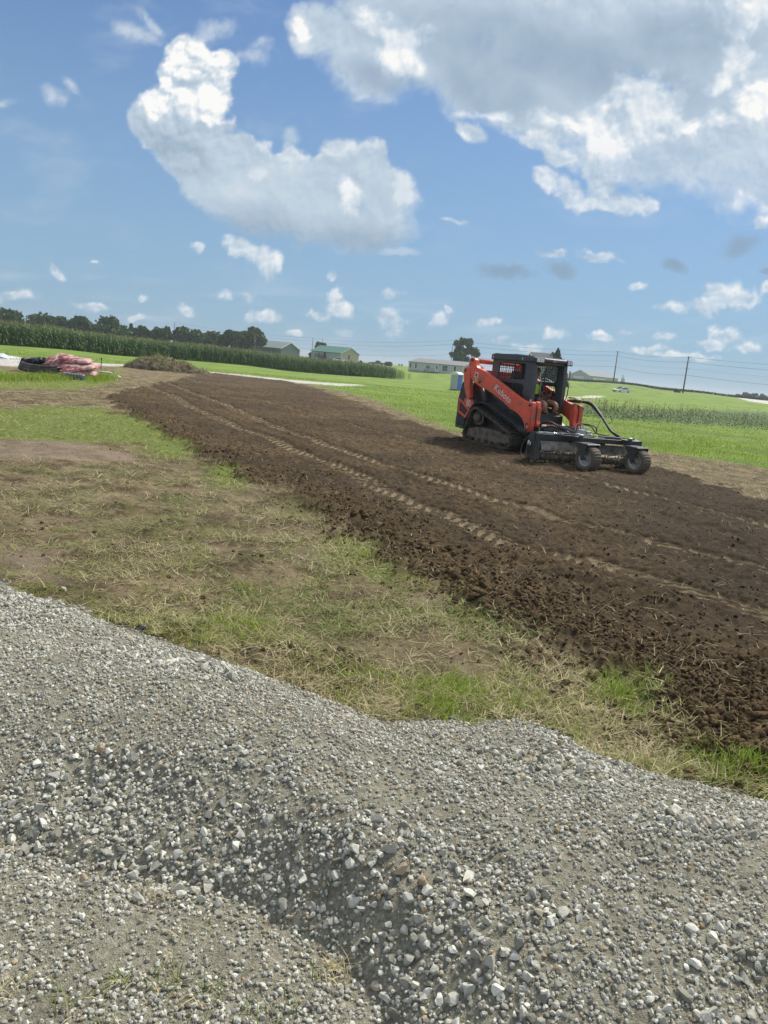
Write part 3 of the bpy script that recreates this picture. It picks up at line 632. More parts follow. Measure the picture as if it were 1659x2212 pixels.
def clods():
    v1, F1 = rock_variants(20, 2, 3, .07); v2, F2 = rock_variants(20, 1, 2, .10)
    x, y = polar(115000, 2.7, 26, -40, 62, 1.0); z = zones(x, y); S, Tt = track_field(x, y); h, tm = relief(x, y, z); r = np.hypot(x, y)
    pr = (z['soil'] + .25 * sm(Tt, -.6, 0) * (1 - z['gravel'])) * (.16 + .84 * sm(Tt, 1.7, .5)) * (1 - np.minimum(1, 2.8 * tm))  * (.3 + .7 * sm(fbm(x * 1.3, y * 1.3, 3, 420), -.3, .3)) * (y > 2.7)
    keep = rng.uniform(size=x.size) < pr; x, y, h, Tt, r = x[keep], y[keep], h[keep], Tt[keep], r[keep]
    lg = sm(fbm(x * .9, y * .9, 3, 421), .0, .45) * sm(Tt, 1.2, .2)
    s_ = .005 + .0055 * rng.gamma(1.5, .8, x.size) * (1 + 1.3 * lg); s_ = np.clip(s_, .005, .018 + .028 * lg)
    t = np.clip(rng.normal(.5, .25, x.size) - .4 * zones(x, y)['damp'], 0, 1); b_ = r < 8
    for msk, v, F in ((b_, v1, F1), (~b_, v2, F2)):
        o = scatter('soil_clods', v, F, np.stack([x, y, h + s_ * .3], -1)[msk], s_[msk], CLOD, {'t': t[msk]}); tag(o, 'crumbly dark clods on the tilled strip', None, None, 'stuff')
    # sods and crumbs on the trampled side
    x, y = polar(32000, 2.9, 22, -55, 20, 1.0); z = zones(x, y); h = relief(x, y, z)[0]; S, Tt = track_field(x, y)
    pr = (1 - z['soil']) * (1 - z['gravel']) * (1 - z['lawn']) * (.04 + .5 * sm(fbm(x * 1.3, y * 1.3, 5, 340, .62), .02, .5) + .5 * sm(Tt, -.5, 0)) * (1 - z['patch'] * .7)
    keep = rng.uniform(size=x.size) < pr; x, y, h = x[keep], y[keep], h[keep]; s_ = np.clip(.004 + .005 * rng.gamma(1.3, .8, x.size), .004, .03)
    o = scatter('soil_clods', v2, F2, np.stack([x, y, h + s_ * .2], -1), s_, CLOD, {'t': np.clip(rng.normal(.55, .25, x.size), 0, 1)}); tag(o, 'loose crumbs of earth on the trampled side', None, None, 'stuff')
clods()
def blades(name, x, y, h, L, W, lean, yaw, t, u, mat_, label, bend=.35, parent=None):
    n = len(x); d = np.stack([np.cos(yaw), np.sin(yaw), np.zeros(n)], -1); s_ = np.stack([-np.sin(yaw), np.cos(yaw), np.zeros(n)], -1)
    tw = rng.uniform(-.9, .9, n)[:, None]; s_ = s_ * np.cos(tw) + np.array([0, 0, 1.0]) * np.sin(tw) * .5
    up = np.array([0, 0, 1.0]); P0 = np.stack([x, y, h], -1); l1 = lean[:, None]; l2 = np.minimum(l1 + bend, 1.6)
    P1 = P0 + (d * np.sin(l1) + up * np.cos(l1)) * (L * .5)[:, None]; P2 = P1 + (d * np.sin(l2) + up * np.cos(l2)) * (L * .5)[:, None]; w = (s_ * W[:, None]) / 2
    V = np.stack([P0 - w, P0 + w, P1 - w * .8, P1 + w * .8, P2 - w * .12, P2 + w * .12], 1).reshape(-1, 3)
    b_ = (np.arange(n) * 6)[:, None]; F = np.concatenate([b_ + np.array([0, 1, 3, 2]), b_ + np.array([2, 3, 5, 4])])
    o = rawmesh(name, V, F, mat_, parent, {'t': np.repeat(t, 6), 'u': np.repeat(u, 6)}, True); 
    return tag(o, label, None, None, 'stuff') if parent is None else o
GRASS_G = leafmat('grass_green', (.15, .225, .025), (.42, .54, .07), trans=.3)
GRASS_S = leafmat('grass_straw', (.17, .15, .07), (.60, .52, .30), third=(.20, .25, .065), trans=.2)
WEED_M = leafmat('weed_brown', (.17, .145, .09), (.30, .27, .15), third=(.14, .17, .07), trans=.2)
def U(a, c, n): return rng.uniform(a, c, n)
def grass():
    # vivid young tufts near the gravel and the soil edge
    xs = []
    for (a, b_, sx, sy, k) in [(1340, 1490, 45, 22, 900), (1410, 1520, 35, 16, 500), (1590, 1670, 50, 22, 900), (1650, 1690, 30, 14, 300), (500, 1350, 60, 16, 420), (800, 1200, 70, 30, 420), (1010, 1335, 36, 14, 200), (1100, 1280, 16, 16, 90), (960, 1490, 50, 16, 300), (1100, 1530, 50, 14, 160), (900, 1560, 40, 10, 160), (500, 1030, 40, 12, 420), (330, 930, 80, 20, 1100), (450, 970, 30, 12, 200), (620, 1110, 60, 18, 200), (1280, 1570, 24, 10, 120), (1450, 1590, 30, 12, 110), (1200, 1290, 14, 10, 60), (300, 1340, 50, 14, 90), (720, 1270, 60, 18, 160), (680, 1180, 60, 16, 200)]:
        for _ in range(int(k * .55)):
            g_ = gnd(random.gauss(a, sx * .8), random.gauss(b_, sy * .7)); xs.append((g_[0] + random.gauss(0, .02), g_[1] + random.gauss(0, .02)))
    xs = np.array(xs); x, y = xs.T; zz = zones(x, y); k_ = (zz['gravel'] < .5) & (rng.uniform(size=x.size) > zz['soil'] * .85) & (fbm(x * 5, y * 5, 3, 470) > -.15); x, y = x[k_], y[k_]; n = len(x); h = heights(x, y); r = np.hypot(x, y)
    blades('grass', x, y, h - .004, U(.035, .09, n), U(.0030, .0060, n) * (1 + .06 * r), np.abs(rng.normal(.45, .3, n)), rng.normal(.3, 1.1, n), np.clip(rng.normal(.6, .25, n), 0, 1), U(0, .4, n), leafmat('grass_vivid', (.15, .23, .03), (.42, .54, .085), trans=.35), 'bright yellow green tufts of young grass along the gravel edge', .55)
    # flattened straw and clippings over the trampled ground
    x, y = polar(300000, 2.7, 42, -58, 46, 1.0); z = zones(x, y); S, Tt = track_field(x, y); r = np.hypot(x, y)
    cl = sm(fbm(x * 1.3, y * 1.3, 5, 430, .65), -.26, .16)
    pr = (1 - z['soil']) * (1 - z['gravel'] * .995) * (1 - z['lawn'] * .8) * (.12 + .88 * cl) * (1 - .85 * z['bare']) * (1 - z['path'])
    keep = rng.uniform(size=x.size) < pr; x, y, r = x[keep], y[keep], r[keep]; n = x.size; h = heights(x, y); k = 1 + .09 * np.maximum(r - 5, 0)
    blades('dry_grass', x, y, h + .002, U(.03, .13, n) * np.sqrt(k), U(.0025, .0060, n) * k, np.clip(rng.normal(1.25, .25, n), .3, 1.52), rng.normal(0.5, 1.1, n) + pi * (rng.uniform(size=n) < .4), np.clip(rng.normal(.55, .33, n), 0, 1), np.clip(.42 + .5 * fbm(x * .7, y * .7, 4, 431) + rng.normal(0, .14, n), 0, 1), GRASS_S, 'flattened straw and clipped grass on the trampled ground', .2)
    # living grass in patches
    x, y = polar(225000, 2.8, 45, -58, 50, 1.0); z = zones(x, y); r = np.hypot(x, y)
    cl = sm(fbm(x * 3.2, y * 3.2, 4, 440, .6), -.3, .3); tuft = sm(fbm(x * 1.7 + 40, y * 1.7, 4, 441), .14, .40)
    cg = np.exp(-np.maximum(y - far_edge(x) - .05, 0) / .35) * (y > far_edge(x)) * sm(fbm(x * 2.6, y * 2.6, 3, 442), .0, .3)
    pr = np.clip(z['patch'] * cl + .95 * tuft * (1 - z['lawn']) + .8 * cg, 0, 1) * (1 - z['soil'] * .995) * (1 - z['gravel']) * (1 - z['path'])
    keep = rng.uniform(size=x.size) < pr; x, y, r, pt = x[keep], y[keep], r[keep], z['patch'][keep]; n = x.size; h = heights(x, y); k = 1 + .08 * np.maximum(r - 5, 0)
    blades('grass', x, y, h, U(.035, .10, n) * (.7 + .5 * pt), U(.002, .0045, n) * k, np.abs(rng.normal(.5, .35, n)), rng.normal(.2, 1.3, n), np.clip(rng.normal(.5, .28, n), 0, 1), U(0, .4, n), GRASS_G, 'patches of fresh green grass between gravel and soil', .5)
    # lawn and rough grass beyond
    x, y = polar(190000, 13, 75, -42, 42, .75); z = zones(x, y); r = np.hypot(x, y)
    pr = z['lawn'] * (1 - z['path']) * (1 - .9 * z['bean']) * (1 - z['soil']); keep = rng.uniform(size=x.size) < pr; x, y, r = x[keep], y[keep], r[keep]; n = x.size; h = heights(x, y)
    hg = .6 + .8 * sm(fbm(x * .25, y * .25, 3, 450), -.2, .4)
    blades('lawn_grass', x, y, h - .01, U(.05, .12, n) * hg, (.004 + .00045 * r) * U(.6, 1.3, n), np.abs(rng.normal(.4, .3, n)), U(0, 6.28, n), np.clip(rng.normal(.55, .25, n) + .25 * (hg - 1), 0, 1), U(0, .4, n), leafmat('lawn_blade', (.14, .225, .025), (.36, .48, .06), trans=.3), 'bright green grass behind the tilled strip', .4)
    # low leafy crop
    x, y = polar(60000, 27, 80, 5, 42, .8); z = zones(x, y); keep = rng.uniform(size=x.size) < z['bean']; x, y = x[keep], y[keep]; n = x.size; h = heights(x, y)
    blades('leafy_crop', x, y, h + U(-.02, .07, n), U(.06, .13, n), U(.05, .10, n), U(.5, 1.5, n), U(0, 6.28, n), U(0, 1, n), U(0, .4, n), leafmat('crop_leaf', (.07, .125, .04), (.15, .225, .07), trans=.25), 'low dark green leafy crop right of the machine', .5)
    # tall dead stalks
    N = 1500; px = U(1232, 1850, N); dd = U(42, 62, N); X = []; 
    pts = np.array([atd(a, 850, d_)[:2] for a, d_ in zip(px, dd)]); cl = sm(fbm(pts[:, 0] / 1.6, pts[:, 1] / 1.6, 3, 460), -.2, .35); keep = rng.uniform(size=N) < .04 + .6 * cl; pts = pts[keep]; n = len(pts); h = heights(pts[:, 0], pts[:, 1])
    L_ = U(.35, .95, n); xs, ys, hs, Ls, ln, ya, tt = [], [], [], [], [], [], []
    for i in range(n):
        for k in range(5):
            f = 0 if k == 0 else random.uniform(.2, .9); xs.append(pts[i, 0]); ys.append(pts[i, 1]); hs.append(h[i] + f * L_[i]); Ls.append(L_[i] if k == 0 else random.uniform(.08, .2)); ln.append(random.uniform(0, .15) if k == 0 else random.uniform(.5, 1.1)); ya.append(random.uniform(0, 6.28)); tt.append(random.random())
    A_ = np.array; blades('dead_weeds', A_(xs), A_(ys), A_(hs), A_(Ls), np.where(A_(Ls) > .3, .022, .045), A_(ln), A_(ya), A_(tt), U(0, .6, len(xs)), WEED_M, 'tall brown dead weeds standing behind the bright grass', .1)
    # bits of straw on the soil
    x, y = polar(11000, 2.9, 24, -40, 60); z = zones(x, y); keep = (rng.uniform(size=x.size) < z['soil'] * .8); x, y = x[keep], y[keep]; n = x.size; r = np.hypot(x, y)
    blades('straw', x, y, heights(x, y) + .012, U(.03, .12, n), U(.0016, .0035, n) * (1 + .07 * r), U(.8, 1.6, n), U(0, 6.28, n), U(.3, 1, n), U(0, .45, n), GRASS_S, 'bits of straw scattered on the tilled soil', .1)
    # sprigs growing through the gravel in front
    sp = []
    for (a, b_, k, dry) in [(450, 1960, 9, 0), (130, 2130, 12, 0), (330, 2100, 16, 0), (380, 2085, 14, 0), (410, 1990, 5, 0), (700, 2090, 8, 0), (730, 2060, 46, 1), (620, 2140, 12, 0), (560, 2170, 10, 0), (240, 2195, 20, 0), (270, 2080, 18, 0), (360, 2060, 12, 0), (350, 1905, 26, 1), (10, 2100, 20, 1), (1215, 1715, 12, 0), (1010, 1560, 18, 0), (470, 2105, 14, 0), (210, 2105, 12, 0), (430, 2120, 14, 0), (150, 2150, 8, 0), (1050, 1550, 16, 0), (30, 1790, 5, 0), (390, 2195, 16, 0), (500, 2200, 14, 0)]:
        g0 = gnd(a, b_, .06)
        for _ in range(k): sp.append((g0[0] + random.gauss(0, .022), g0[1] + random.gauss(0, .018), dry))
    sp = np.array(sp); n = len(sp); dry = sp[:, 2]
    blades('grass', sp[:, 0], sp[:, 1], heights(sp[:, 0], sp[:, 1]), U(.03, .085, n), U(.0022, .0045, n), np.abs(rng.normal(.75, .35, n)), U(0, 6.28, n), np.where(dry > 0, U(.6, 1, n), U(.3, 1, n)), np.where(dry > 0, .1, U(.2, 1, n)), GRASS_S, 'small sprigs of grass growing through the gravel', .5)
grass()
# ------------------------------------------------------------------ the compact track loader
MUD = (.115, .092, .066)
RED = mat('orange_red_paint', (.88, .12, .062), .36, var=.10, vs=3, dirt=(.34, .17, .11), damt=.42, dscale=5, spec=.5, low=.7)
BLK = mat('black_paint', (.034, .039, .040), .42, var=.2, dirt=MUD, damt=.3, dscale=5, low=.6)
GRYP = mat('charcoal_cab_paint', (.070, .080, .088), .45, var=.15, dirt=(.12, .11, .095), damt=.15, dscale=6)
RUB = mat('dusty_rubber', (.050, .045, .038), .9, var=.3, vs=12, dirt=(.12, .098, .07), damt=.6, dscale=9, bmp=.4, bs=90)
MUDM = mat('mud_caked_steel', (.17, .140, .102), .9, var=.28, vs=9, dirt=(.06, .045, .032), damt=.35, dscale=6, bmp=.6, bs=50)
STEEL = mat('worn_steel', (.20, .175, .14), .6, metal=.35, var=.25, dirt=MUD, damt=.5, dscale=7)
GALV = mat('galvanised_rim', (.52, .50, .47), .5, metal=.2, var=.2, dirt=(.25, .21, .16), damt=.2, dscale=10)
WHT = mat('white_paint', (.78, .79, .78), .45, var=.05)
YEL = mat('warning_yellow', (.75, .48, .03), .5)
LENS = mat('lamp_lens', (.85, .86, .86), .3, var=.25, vs=30, spec=.8)
HOSE = mat('black_hose', (.014, .015, .016), .5, dirt=(.1, .09, .075), damt=.2, dscale=14)
ALU = mat('bright_valve_metal', (.55, .57, .58), .35, metal=.5, var=.2)
M_TH = 56.0
ML = empty('track_loader', (2.80, 17.87, 0.02), -R(M_TH), 'orange red compact track loader with black cab driving on the dark soil', 'track loader')
def mw(x, y, z):
    return Matrix.LocRotScale(ML.location, ML.rotation_euler, None) @ Vector((x, y, z))
def hull(circs, n=40):
    pts = [(cx_ + r * cos(2 * pi * k / n), cz + r * sin(2 * pi * k / n)) for cx_, cz, r in circs for k in range(n)]
    pts = sorted(set(pts)); 
    def half(P_):
        o = []
        for q_ in P_:
            while len(o) > 1 and (o[-1][0] - o[-2][0]) * (q_[1] - o[-2][1]) - (o[-1][1] - o[-2][1]) * (q_[0] - o[-2][0]) <= 0: o.pop()
            o.append(q_)
        return o
    return half(pts)[:-1] + half(pts[::-1])[:-1]
def resample(poly, n):
    P_ = np.array(poly + [poly[0]]); d = np.hypot(*np.diff(P_, axis=0).T); c = np.concatenate([[0], np.cumsum(d)]); t = np.linspace(0, c[-1], n, endpoint=False)
    return [(np.interp(q_, c, P_[:, 0]), np.interp(q_, c, P_[:, 1])) for q_ in t]
def smoothpoly(poly, it=2):
    for _ in range(it):
        o = []
        for i in range(len(poly)):
            a, c = poly[i], poly[(i + 1) % len(poly)]; o += [(a[0] * .8 + c[0] * .2, a[1] * .8 + c[1] * .2), (a[0] * .2 + c[0] * .8, a[1] * .2 + c[1] * .8)]
        poly = o
    return poly
def make_track(s):
    "s = -1 right side, +1 left side"
    y0, y1 = (s * .52, s * .84); ya, yb = min(y0, y1), max(y0, y1)
    tr = empty('track', (0, 0, 0)); tr.parent = ML
    path = resample(hull([(-.62, .215, .185), (.68, .235, .205), (-.43, .62, .225)]), 64)
    m = MB(); n = len(path); cen = (0, .35)
    nor = []
    for i in range(n):
        a, c = path[i - 1], path[(i + 1) % n]; tx, tz = c[0] - a[0], c[1] - a[1]; L = hypot(tx, tz); nor.append((tz / L, -tx / L))
    V = []
    for i in range(n):
        (px, pz), (nx, nz) = path[i], nor[i]
        for (o, y) in ((0, ya), (0, yb), (-.045, yb), (-.045, ya)): V.append((px + nx * o, y, pz + nz * o))
    F = []
    for i in range(n):
        a = i * 4; c = ((i + 1) % n) * 4
        for k in range(4): F.append((a + k, c + k, c + (k + 1) % 4, a + (k + 1) % 4))
    m.add(V, F)
    for i in range(n):                                                   # tread bars and inner guide lugs
        (px, pz), (nx, nz) = path[i], nor[i]; tx, tz = -nz, nx
        M = Matrix(((tx, 0, nx), (0, 1, 0), (tz, 0, nz)))
        if i % 2 == 0:
            for (yy, w) in ((ya + .075, .15), (yb - .075, .15), ): m.box((px + nx * .013 + tx * (.012 if yy == ya + .075 else -.012), yy, pz + nz * .013), (.036, w, .030), M)
            m.box((px + nx * .013, (ya + yb) / 2, pz + nz * .013), (.030, .06, .028), M)
        if i % 2 == 1: m.box((px - nx * .065, (ya + yb) / 2, pz - nz * .065), (.03, .07, .05), M)
    m.build('belt', RUB, tr, .004)
    m = MB(); yo = s * .80
    prof = smoothpoly([(-.61, .27), (-.565, .35), (-.47, .385), (-.31, .41), (.44, .39), (.62, .325), (.78, .30), (.78, .155), (.20, .14), (-.55, .165), (-.60, .21)], 1)
    m.prism(prof, min(yo, s * .58), max(yo, s * .58)); m.prism([(-.30, .33), (-.22, .40), (-.19, .40), (-.27, .33)], s * .803 - .004, s * .803 + .004)
    m.bar((-.45, s * .805, .33), (.60, s * .805, .28), .012, .014)
    m.build('track_frame', MUDM, tr, .018)
    m = MB()
    for k in range(2):
        pass
    def teeth(t, i): return .022 if (t * 13 / (2 * pi)) % 1 < .45 and i in (1, 2) else 0
    m.lathe([(.03, -.03), (.165, -.03), (.165, .03), (.03, .03)], (-.43, s * .68, .62), 'y', 104, False, teeth)
    m.lathe([(.02, -.06), (.115, -.06), (.115, .05), (.09, .075), (.02, .078)] if s > 0 else [(.02, -.078), (.09, -.075), (.115, -.05), (.115, .06), (.02, .06)], (-.43, s * .72, .62), 'y', 28)
    m.build('drive_sprocket', MUDM, tr)
    for (x, z, r) in ((-.62, .215, .135), (-.36, .125, .085), (-.13, .125, .085), (.11, .125, .085), (.33, .125, .085), (.68, .235, .155)):
        m = MB(); m.lathe([(.02, -.11), (r * .55, -.11), (r * .6, -.085), (r, -.08), (r, .08), (r * .6, .085), (r * .55, .11), (.02, .11)], (x, s * .68, z), 'y', 26)
        m.build('idler_wheel' if r > .1 else 'track_roller', MUDM, tr)
make_track(-1); make_track(1)
# body
m = MB()
m.prism([(-1.18, .36), (-1.30, .50), (-1.31, .95), (-1.22, 1.36), (-1.12, 1.40), (-.62, 1.40), (-.30, 1.30), (-.25, 1.12), (.60, .98), (1.02, .84), (1.04, .46), (.80, .32), (-.9, .30)], -.50, .50)
m.build('engine_body', BLK, ML, .015)
m = MB()
for s in (-1, 1): m.prism([(-1.30, .36), (-1.32, .52), (-1.32, .98), (-1.22, 1.38), (-.98, 1.40), (-.86, 1.18), (-.62, .98), (-.80, .80), (-.98, .52), (-1.02, .36)], *sorted((s * .50, s * .66)))
m.build('rear_side_cover', BLK, ML, .012)
m = MB(); m.prism([(-1.36, .30), (-1.36, .56), (-1.30, .60), (-1.06, .56), (-1.04, .34), (-1.10, .28)], -.64, .64); m.build('rear_bumper', mat('bumper_grey', (.11, .115, .12), .6, dirt=MUD, damt=.5), ML, .015)
# fenders above the tracks
def strip(pts, y0, y1, th):
    m = MB(); up = [(x, z + th) for x, z in pts]; m.prism(pts + up[::-1], min(y0, y1), max(y0, y1)); return m
for s in (-1, 1):
    m = strip([(-.62, .84), (-.52, .92), (-.40, .955), (-.20, .95), (.25, .84), (.70, .68), (.95, .56), (1.06, .46)], s * .50, s * .80, .018)
    m.prism([(-.60, .60), (-.60, .88), (-.40, .95), (-.20, .94), (.25, .83), (.70, .67), (1.03, .46), (1.0, .36), (.5, .55), (-.1, .70)], *sorted((s * .50, s * .54)))
    m.build('fender', BLK, ML, .006)
# red trim frame and model badge on the rear cover
for s in (-1, 1):
    y = s * .666
    m = MB(); o_ = [(-1.27, 1.00), (-1.12, .93), (-.83, .76), (-.96, .545), (-1.27, .66)]; i_ = [(-1.235, .92), (-1.11, .86), (-.90, .735), (-.985, .61), (-1.225, .705)]
    m.ringpanel(o_, i_, y - .006, y + .006); m.build('red_trim', RED, ML, .004)
    bdg = MB(); bdg.prism([(-1.085, .935), (-1.035, 1.01), (-.77, 1.01), (-.695, .925), (-.82, .79), (-.865, .79)], y - .014 if s < 0 else y - .004, y + .004 if s < 0 else y + .014); bdg.build('model_badge', RED, ML, .004)
def text(body, size, name, mt, parent, M, off=.0, shear=0.0, sp=1.0, xs=1.0):
    cu = bpy.data.curves.new(name, 'FONT'); cu.body = body; cu.size = size; cu.extrude = .0025; cu.offset = off; cu.shear = shear; cu.space_character = sp; cu.align_x = 'CENTER'; cu.align_y = 'CENTER'; cu.space_line = .8
    t = bpy.data.objects.new(name, cu); COL.objects.link(t); dg = bpy.context.evaluated_depsgraph_get(); me = bpy.data.meshes.new_from_object(t.evaluated_get(dg)); bpy.data.objects.remove(t)
    if xs != 1.0:
        for v in me.vertices: v.co.x *= xs
    me.transform(M); me.materials.clear(); o = link(name, me, mt, parent); return o
def side_M(x, y, z, ang, s=-1):
    "text plane facing out of the side"
    if s < 0: B = Matrix(((1, 0, 0), (0, 0, -1), (0, 1, 0)))      # x->x, y->z, normal -> -y
    else: B = Matrix(((-1, 0, 0), (0, 0, 1), (0, 1, 0)))
    rot = Matrix.Rotation(ang, 3, 'Z'); return Matrix.Translation((x, y, z)) @ (B @ rot).to_4x4()
for s in (-1, 1):
    text('SVL\n75-3', .098, 'badge_lettering', WHT, ML, side_M(-.885, s * .682, .905, 0, s), .0035, .15)
KX, KZ, KA = .36, 1.215, 25.5
# loader arms
PIN = mat('pin_steel', (.10, .07, .05), .5, metal=.4)
ARM = smoothpoly([(-.90, 1.93), (-.83, 1.965), (-.70, 1.93), (-.655, 1.79), (-.60, 1.735), (-.50, 1.715), (-.36, 1.68), (-.17, 1.60), (.30, 1.42), (.80, 1.215), (1.06, 1.12), (1.24, 1.13), (1.335, 1.12), (1.345, .56), (1.30, .475), (1.20, .475), (1.16, .62), (1.05, .76), (.86, .86), (.62, .93), (.36, 1.06), (.06, 1.18), (-.22, 1.27), (-.40, 1.30), (-.60, 1.37), (-.74, 1.44), (-.86, 1.55), (-.93, 1.72)], 2)
LINK = smoothpoly([(-1.06, 1.62), (-1.03, 1.70), (-.93, 1.74), (-.82, 1.70), (-.80, 1.45), (-.76, 1.15), (-.72, 1.03), (-.80, .98), (-.90, 1.12), (-.98, 1.30)], 2)
for s in (-1, 1):
    m = MB(); m.prism(ARM, *sorted((s * .66, s * .775))); a_ = m.build('loader_arm', RED, ML, .012)
    m = MB(); m.prism(smoothpoly([(1.05, 1.10), (1.31, 1.10), (1.32, .58), (1.27, .50), (1.21, .50), (1.17, .66), (1.06, .80)], 1), *sorted((s * .775, s * .80))); m.build('arm_reinforcement', RED, a_, .008)
    m = MB(); m.prism([(1.19, 1.06), (1.235, 1.145), (1.30, 1.13), (1.335, 1.00), (1.33, .74), (1.36, .66), (1.34, .60), (1.24, .62), (1.20, .80)], *sorted((s * .50, s * .61))); m.build('tilt_linkage', RED, a_, .012)
    m = MB(); m.prism(LINK, *sorted((s * .69, s * .80))); m.build('rear_link', RED, ML, .010)
    for (x, z, r) in ((-.985, 1.655, .035), (-.80, 1.90, .03), (-.45, 1.42, .028), (1.28, 1.06, .032)):
        m = MB(); m.lathe([(.004, -.01), (r, -.01), (r, .01), (.004, .01)], (x, s * .80 if x < -.9 else s * .785 if x < 0 else s * .805, z), 'y', 20); m.build('pivot_pin', PIN, ML)
    for (cx_, cz, r, a0, a1) in ((-.22, 1.46, .105, -200, 40), (.74, 1.03, .14, 60, 250)):     # pressed arcs on the arm plate
        m = MB(); m.tube([(cx_ + r * cos(R(a)), s * .776, cz + r * sin(R(a))) for a in range(a0, a1, 12)], .006, 6); m.build('pressed_rib', RED, a_)
    m = MB(); m.cyl((-.35, s * .60, .98), (-.62, s * .60, 1.36), .045, 16); m.build('lift_cylinder', GRYP, ML)
    m = MB(); m.cyl((-.60, s * .60, 1.34), (-.72, s * .60, 1.52), .024, 12); m.build('cylinder_rod', GALV, ML)
    m = MB(); m.box((1.255, s * .806, .585), (.05, .012, .19)); m.build('arm_slot', BLK, a_)
    m = MB(); m.box((1.275, s * .812, .60), (.018, .006, .07)); m.build('reflector', WHT, a_)
    text("Kubota", .200, 'arm_lettering', WHT, a_, side_M(KX, s * .778, KZ, R(-KA) if s < 0 else R(KA), s), .001, .12, 1.10, 1.0)
    dc = MB(); dc.ringpanel([(-.665, 1.52), (-.545, 1.50), (-.535, 1.62), (-.655, 1.64)], [(-.650, 1.535), (-.560, 1.517), (-.550, 1.603), (-.640, 1.622)], s * .776 - .002, s * .776 + .002); dc.box((-.603, s * .776, 1.57), (.07, .004, .03)); dc.bar((-.63, s * .777, 1.60), (-.57, s * .777, 1.585), .004, .012); dc.build('dealer_sticker', WHT, a_)
    dc = MB(); dc.box((-.603, s * .7775, 1.57), (.05, .003, .055)); dc.build('sticker_mark', BLK, a_)
    dc = MB(); dc.prism([(-.64, 1.43), (-.55, 1.41), (-.545, 1.475), (-.635, 1.495)], s * .776 - .002, s * .776 + .002); dc.build('warning_sticker', YEL, a_)
m = MB(); m.cyl((-.79, -.68, 1.885), (-.79, .68, 1.885), .052, 18); m.build('cross_tube', RED, ML)
m = MB(); m.bar((-.83, -.66, 1.62), (-.83, .66, 1.62), .05, .16); m.build('rear_cross_plate', RED, ML, .01)
m = MB(); m.bar((1.20, -.50, .615), (1.20, .50, .615), .06, .075); m.build('front_crossbar', RED, ML, .01)
# quick hitch
m = MB()
for s in (-1, 1): m.prism([(1.24, .30), (1.20, .62), (1.32, .66), (1.40, .55), (1.40, .26), (1.30, .22)], *sorted((s * .28, s * .56)))
m.bar((1.32, -.56, .58), (1.32, .56, .58), .09, .08); m.bar((1.34, -.56, .30), (1.34, .56, .30), .06, .06)
m.build('quick_hitch', BLK, ML, .01)
# cab
ZT = 2.0; CABW = .50
def rr(x0, z0, x1, z1, r, k=5):
    o = []
    for (cx_, cz, a0) in ((x1 - r, z1 - r, 0), (x0 + r, z1 - r, 90), (x0 + r, z0 + r, 180), (x1 - r, z0 + r, 270)):
        for i in range(k): a = R(a0 + 90 * i / (k - 1)); o.append((cx_ + r * cos(a), cz + r * sin(a)))
    return o
def to_rect(pts, x0, z0, x1, z1):
    "matching points on the outer rectangle"
    n = len(pts); k = n // 4; C_ = [(x1, z1), (x0, z1), (x0, z0), (x1, z0)]; o = []
    for i, (x, z) in enumerate(pts):
        c = C_[i // k]; j = i % k; o.append((c[0], z) if (j < k / 2) == (i // k in (0, 2)) and j != k // 2 else (x, c[1]) if j != k // 2 else c)
    return o
cab = empty('cab', (0, 0, 0)); cab.parent = ML
for s in (-1, 1):
    m = MB(); ys = sorted((s * (CABW - .04), s * CABW))
    for (x0, z0, x1, z1, ox0, oz0, ox1, oz1) in ((-.17, 1.56, .70, 1.91, -.38, 1.515, .80, 2.0), (-.17, 1.14, .70, 1.47, -.38, 1.0, .80, 1.515)):
        i_ = rr(x0, z0, x1, z1, .07); m.ringpanel(to_rect(i_, ox0, oz0, ox1, oz1), i_, *ys)
    m.build('side_panel', GRYP, cab, .004)
    m = MB(); y = s * (CABW - .02)
    for k in range(15): x = -.17 + .87 * k / 14; m.bar((x, y, 1.135), (x, y, 1.915), .0075, .0075, up=(0, 1, 0))
    for k in range(14):
        z = 1.14 + .77 * k / 13; m.bar((-.17, y, z), (.70, y, z), .0075, .0075)
    m.bar((.32, y, 1.135), (.32, y, 1.915), .022, .02, up=(0, 1, 0))
    m.build('window_screen', BLK, cab)
for s in (-1, 1):
    m = MB(); m.prism([(.78, .92), (.80, 1.99), (.955, 1.99), (.985, 1.5), (.985, 1.02), (.93, .88)], *sorted((s * .40, s * .505))); m.build('front_post', GRYP, cab, .016)
i_ = rr(-.38, 1.52, .38, 1.90, .07); m = MB(); m.ringpanel(to_rect(i_, -.50, 1.02, .50, 2.0), i_, -.40, -.36, 'yz'); m.build('rear_panel', GRYP, cab, .006)
m = MB()
for k in range(9): m.bar((-.38, -.38 + .095 * k, 1.52), (-.38, -.38 + .095 * k, 1.90), .007, .007)
for k in range(5): m.bar((-.38, -.38, 1.55 + .08 * k), (-.38, .38, 1.55 + .08 * k), .007, .007)
m.build('rear_screen', BLK, cab)
m = MB()
m.prism([(-.42, 1.955), (-.42, 2.06), (-.36, 2.085), (.25, 2.10), (.92, 2.075), (1.02, 2.05), (1.03, 1.985), (.92, 1.955)], -.55, .55)
m.build('roof', GRYP, cab, .018)
m = MB(); m.prism([(.20, 2.098), (.90, 2.075), (.90, 2.086), (.20, 2.112)], -.42, .42); m.bar((-.30, -.5, 2.09), (-.30, .5, 2.09), .10, .02); m.build('roof_cap', BLK, cab, .004)
m = MB(); m.prism([(.80, 1.90), (.80, 1.96), (.99, 1.97), (.985, 1.93), (.90, 1.90)], -.45, .45); m.build('door_header', GRYP, cab, .01)
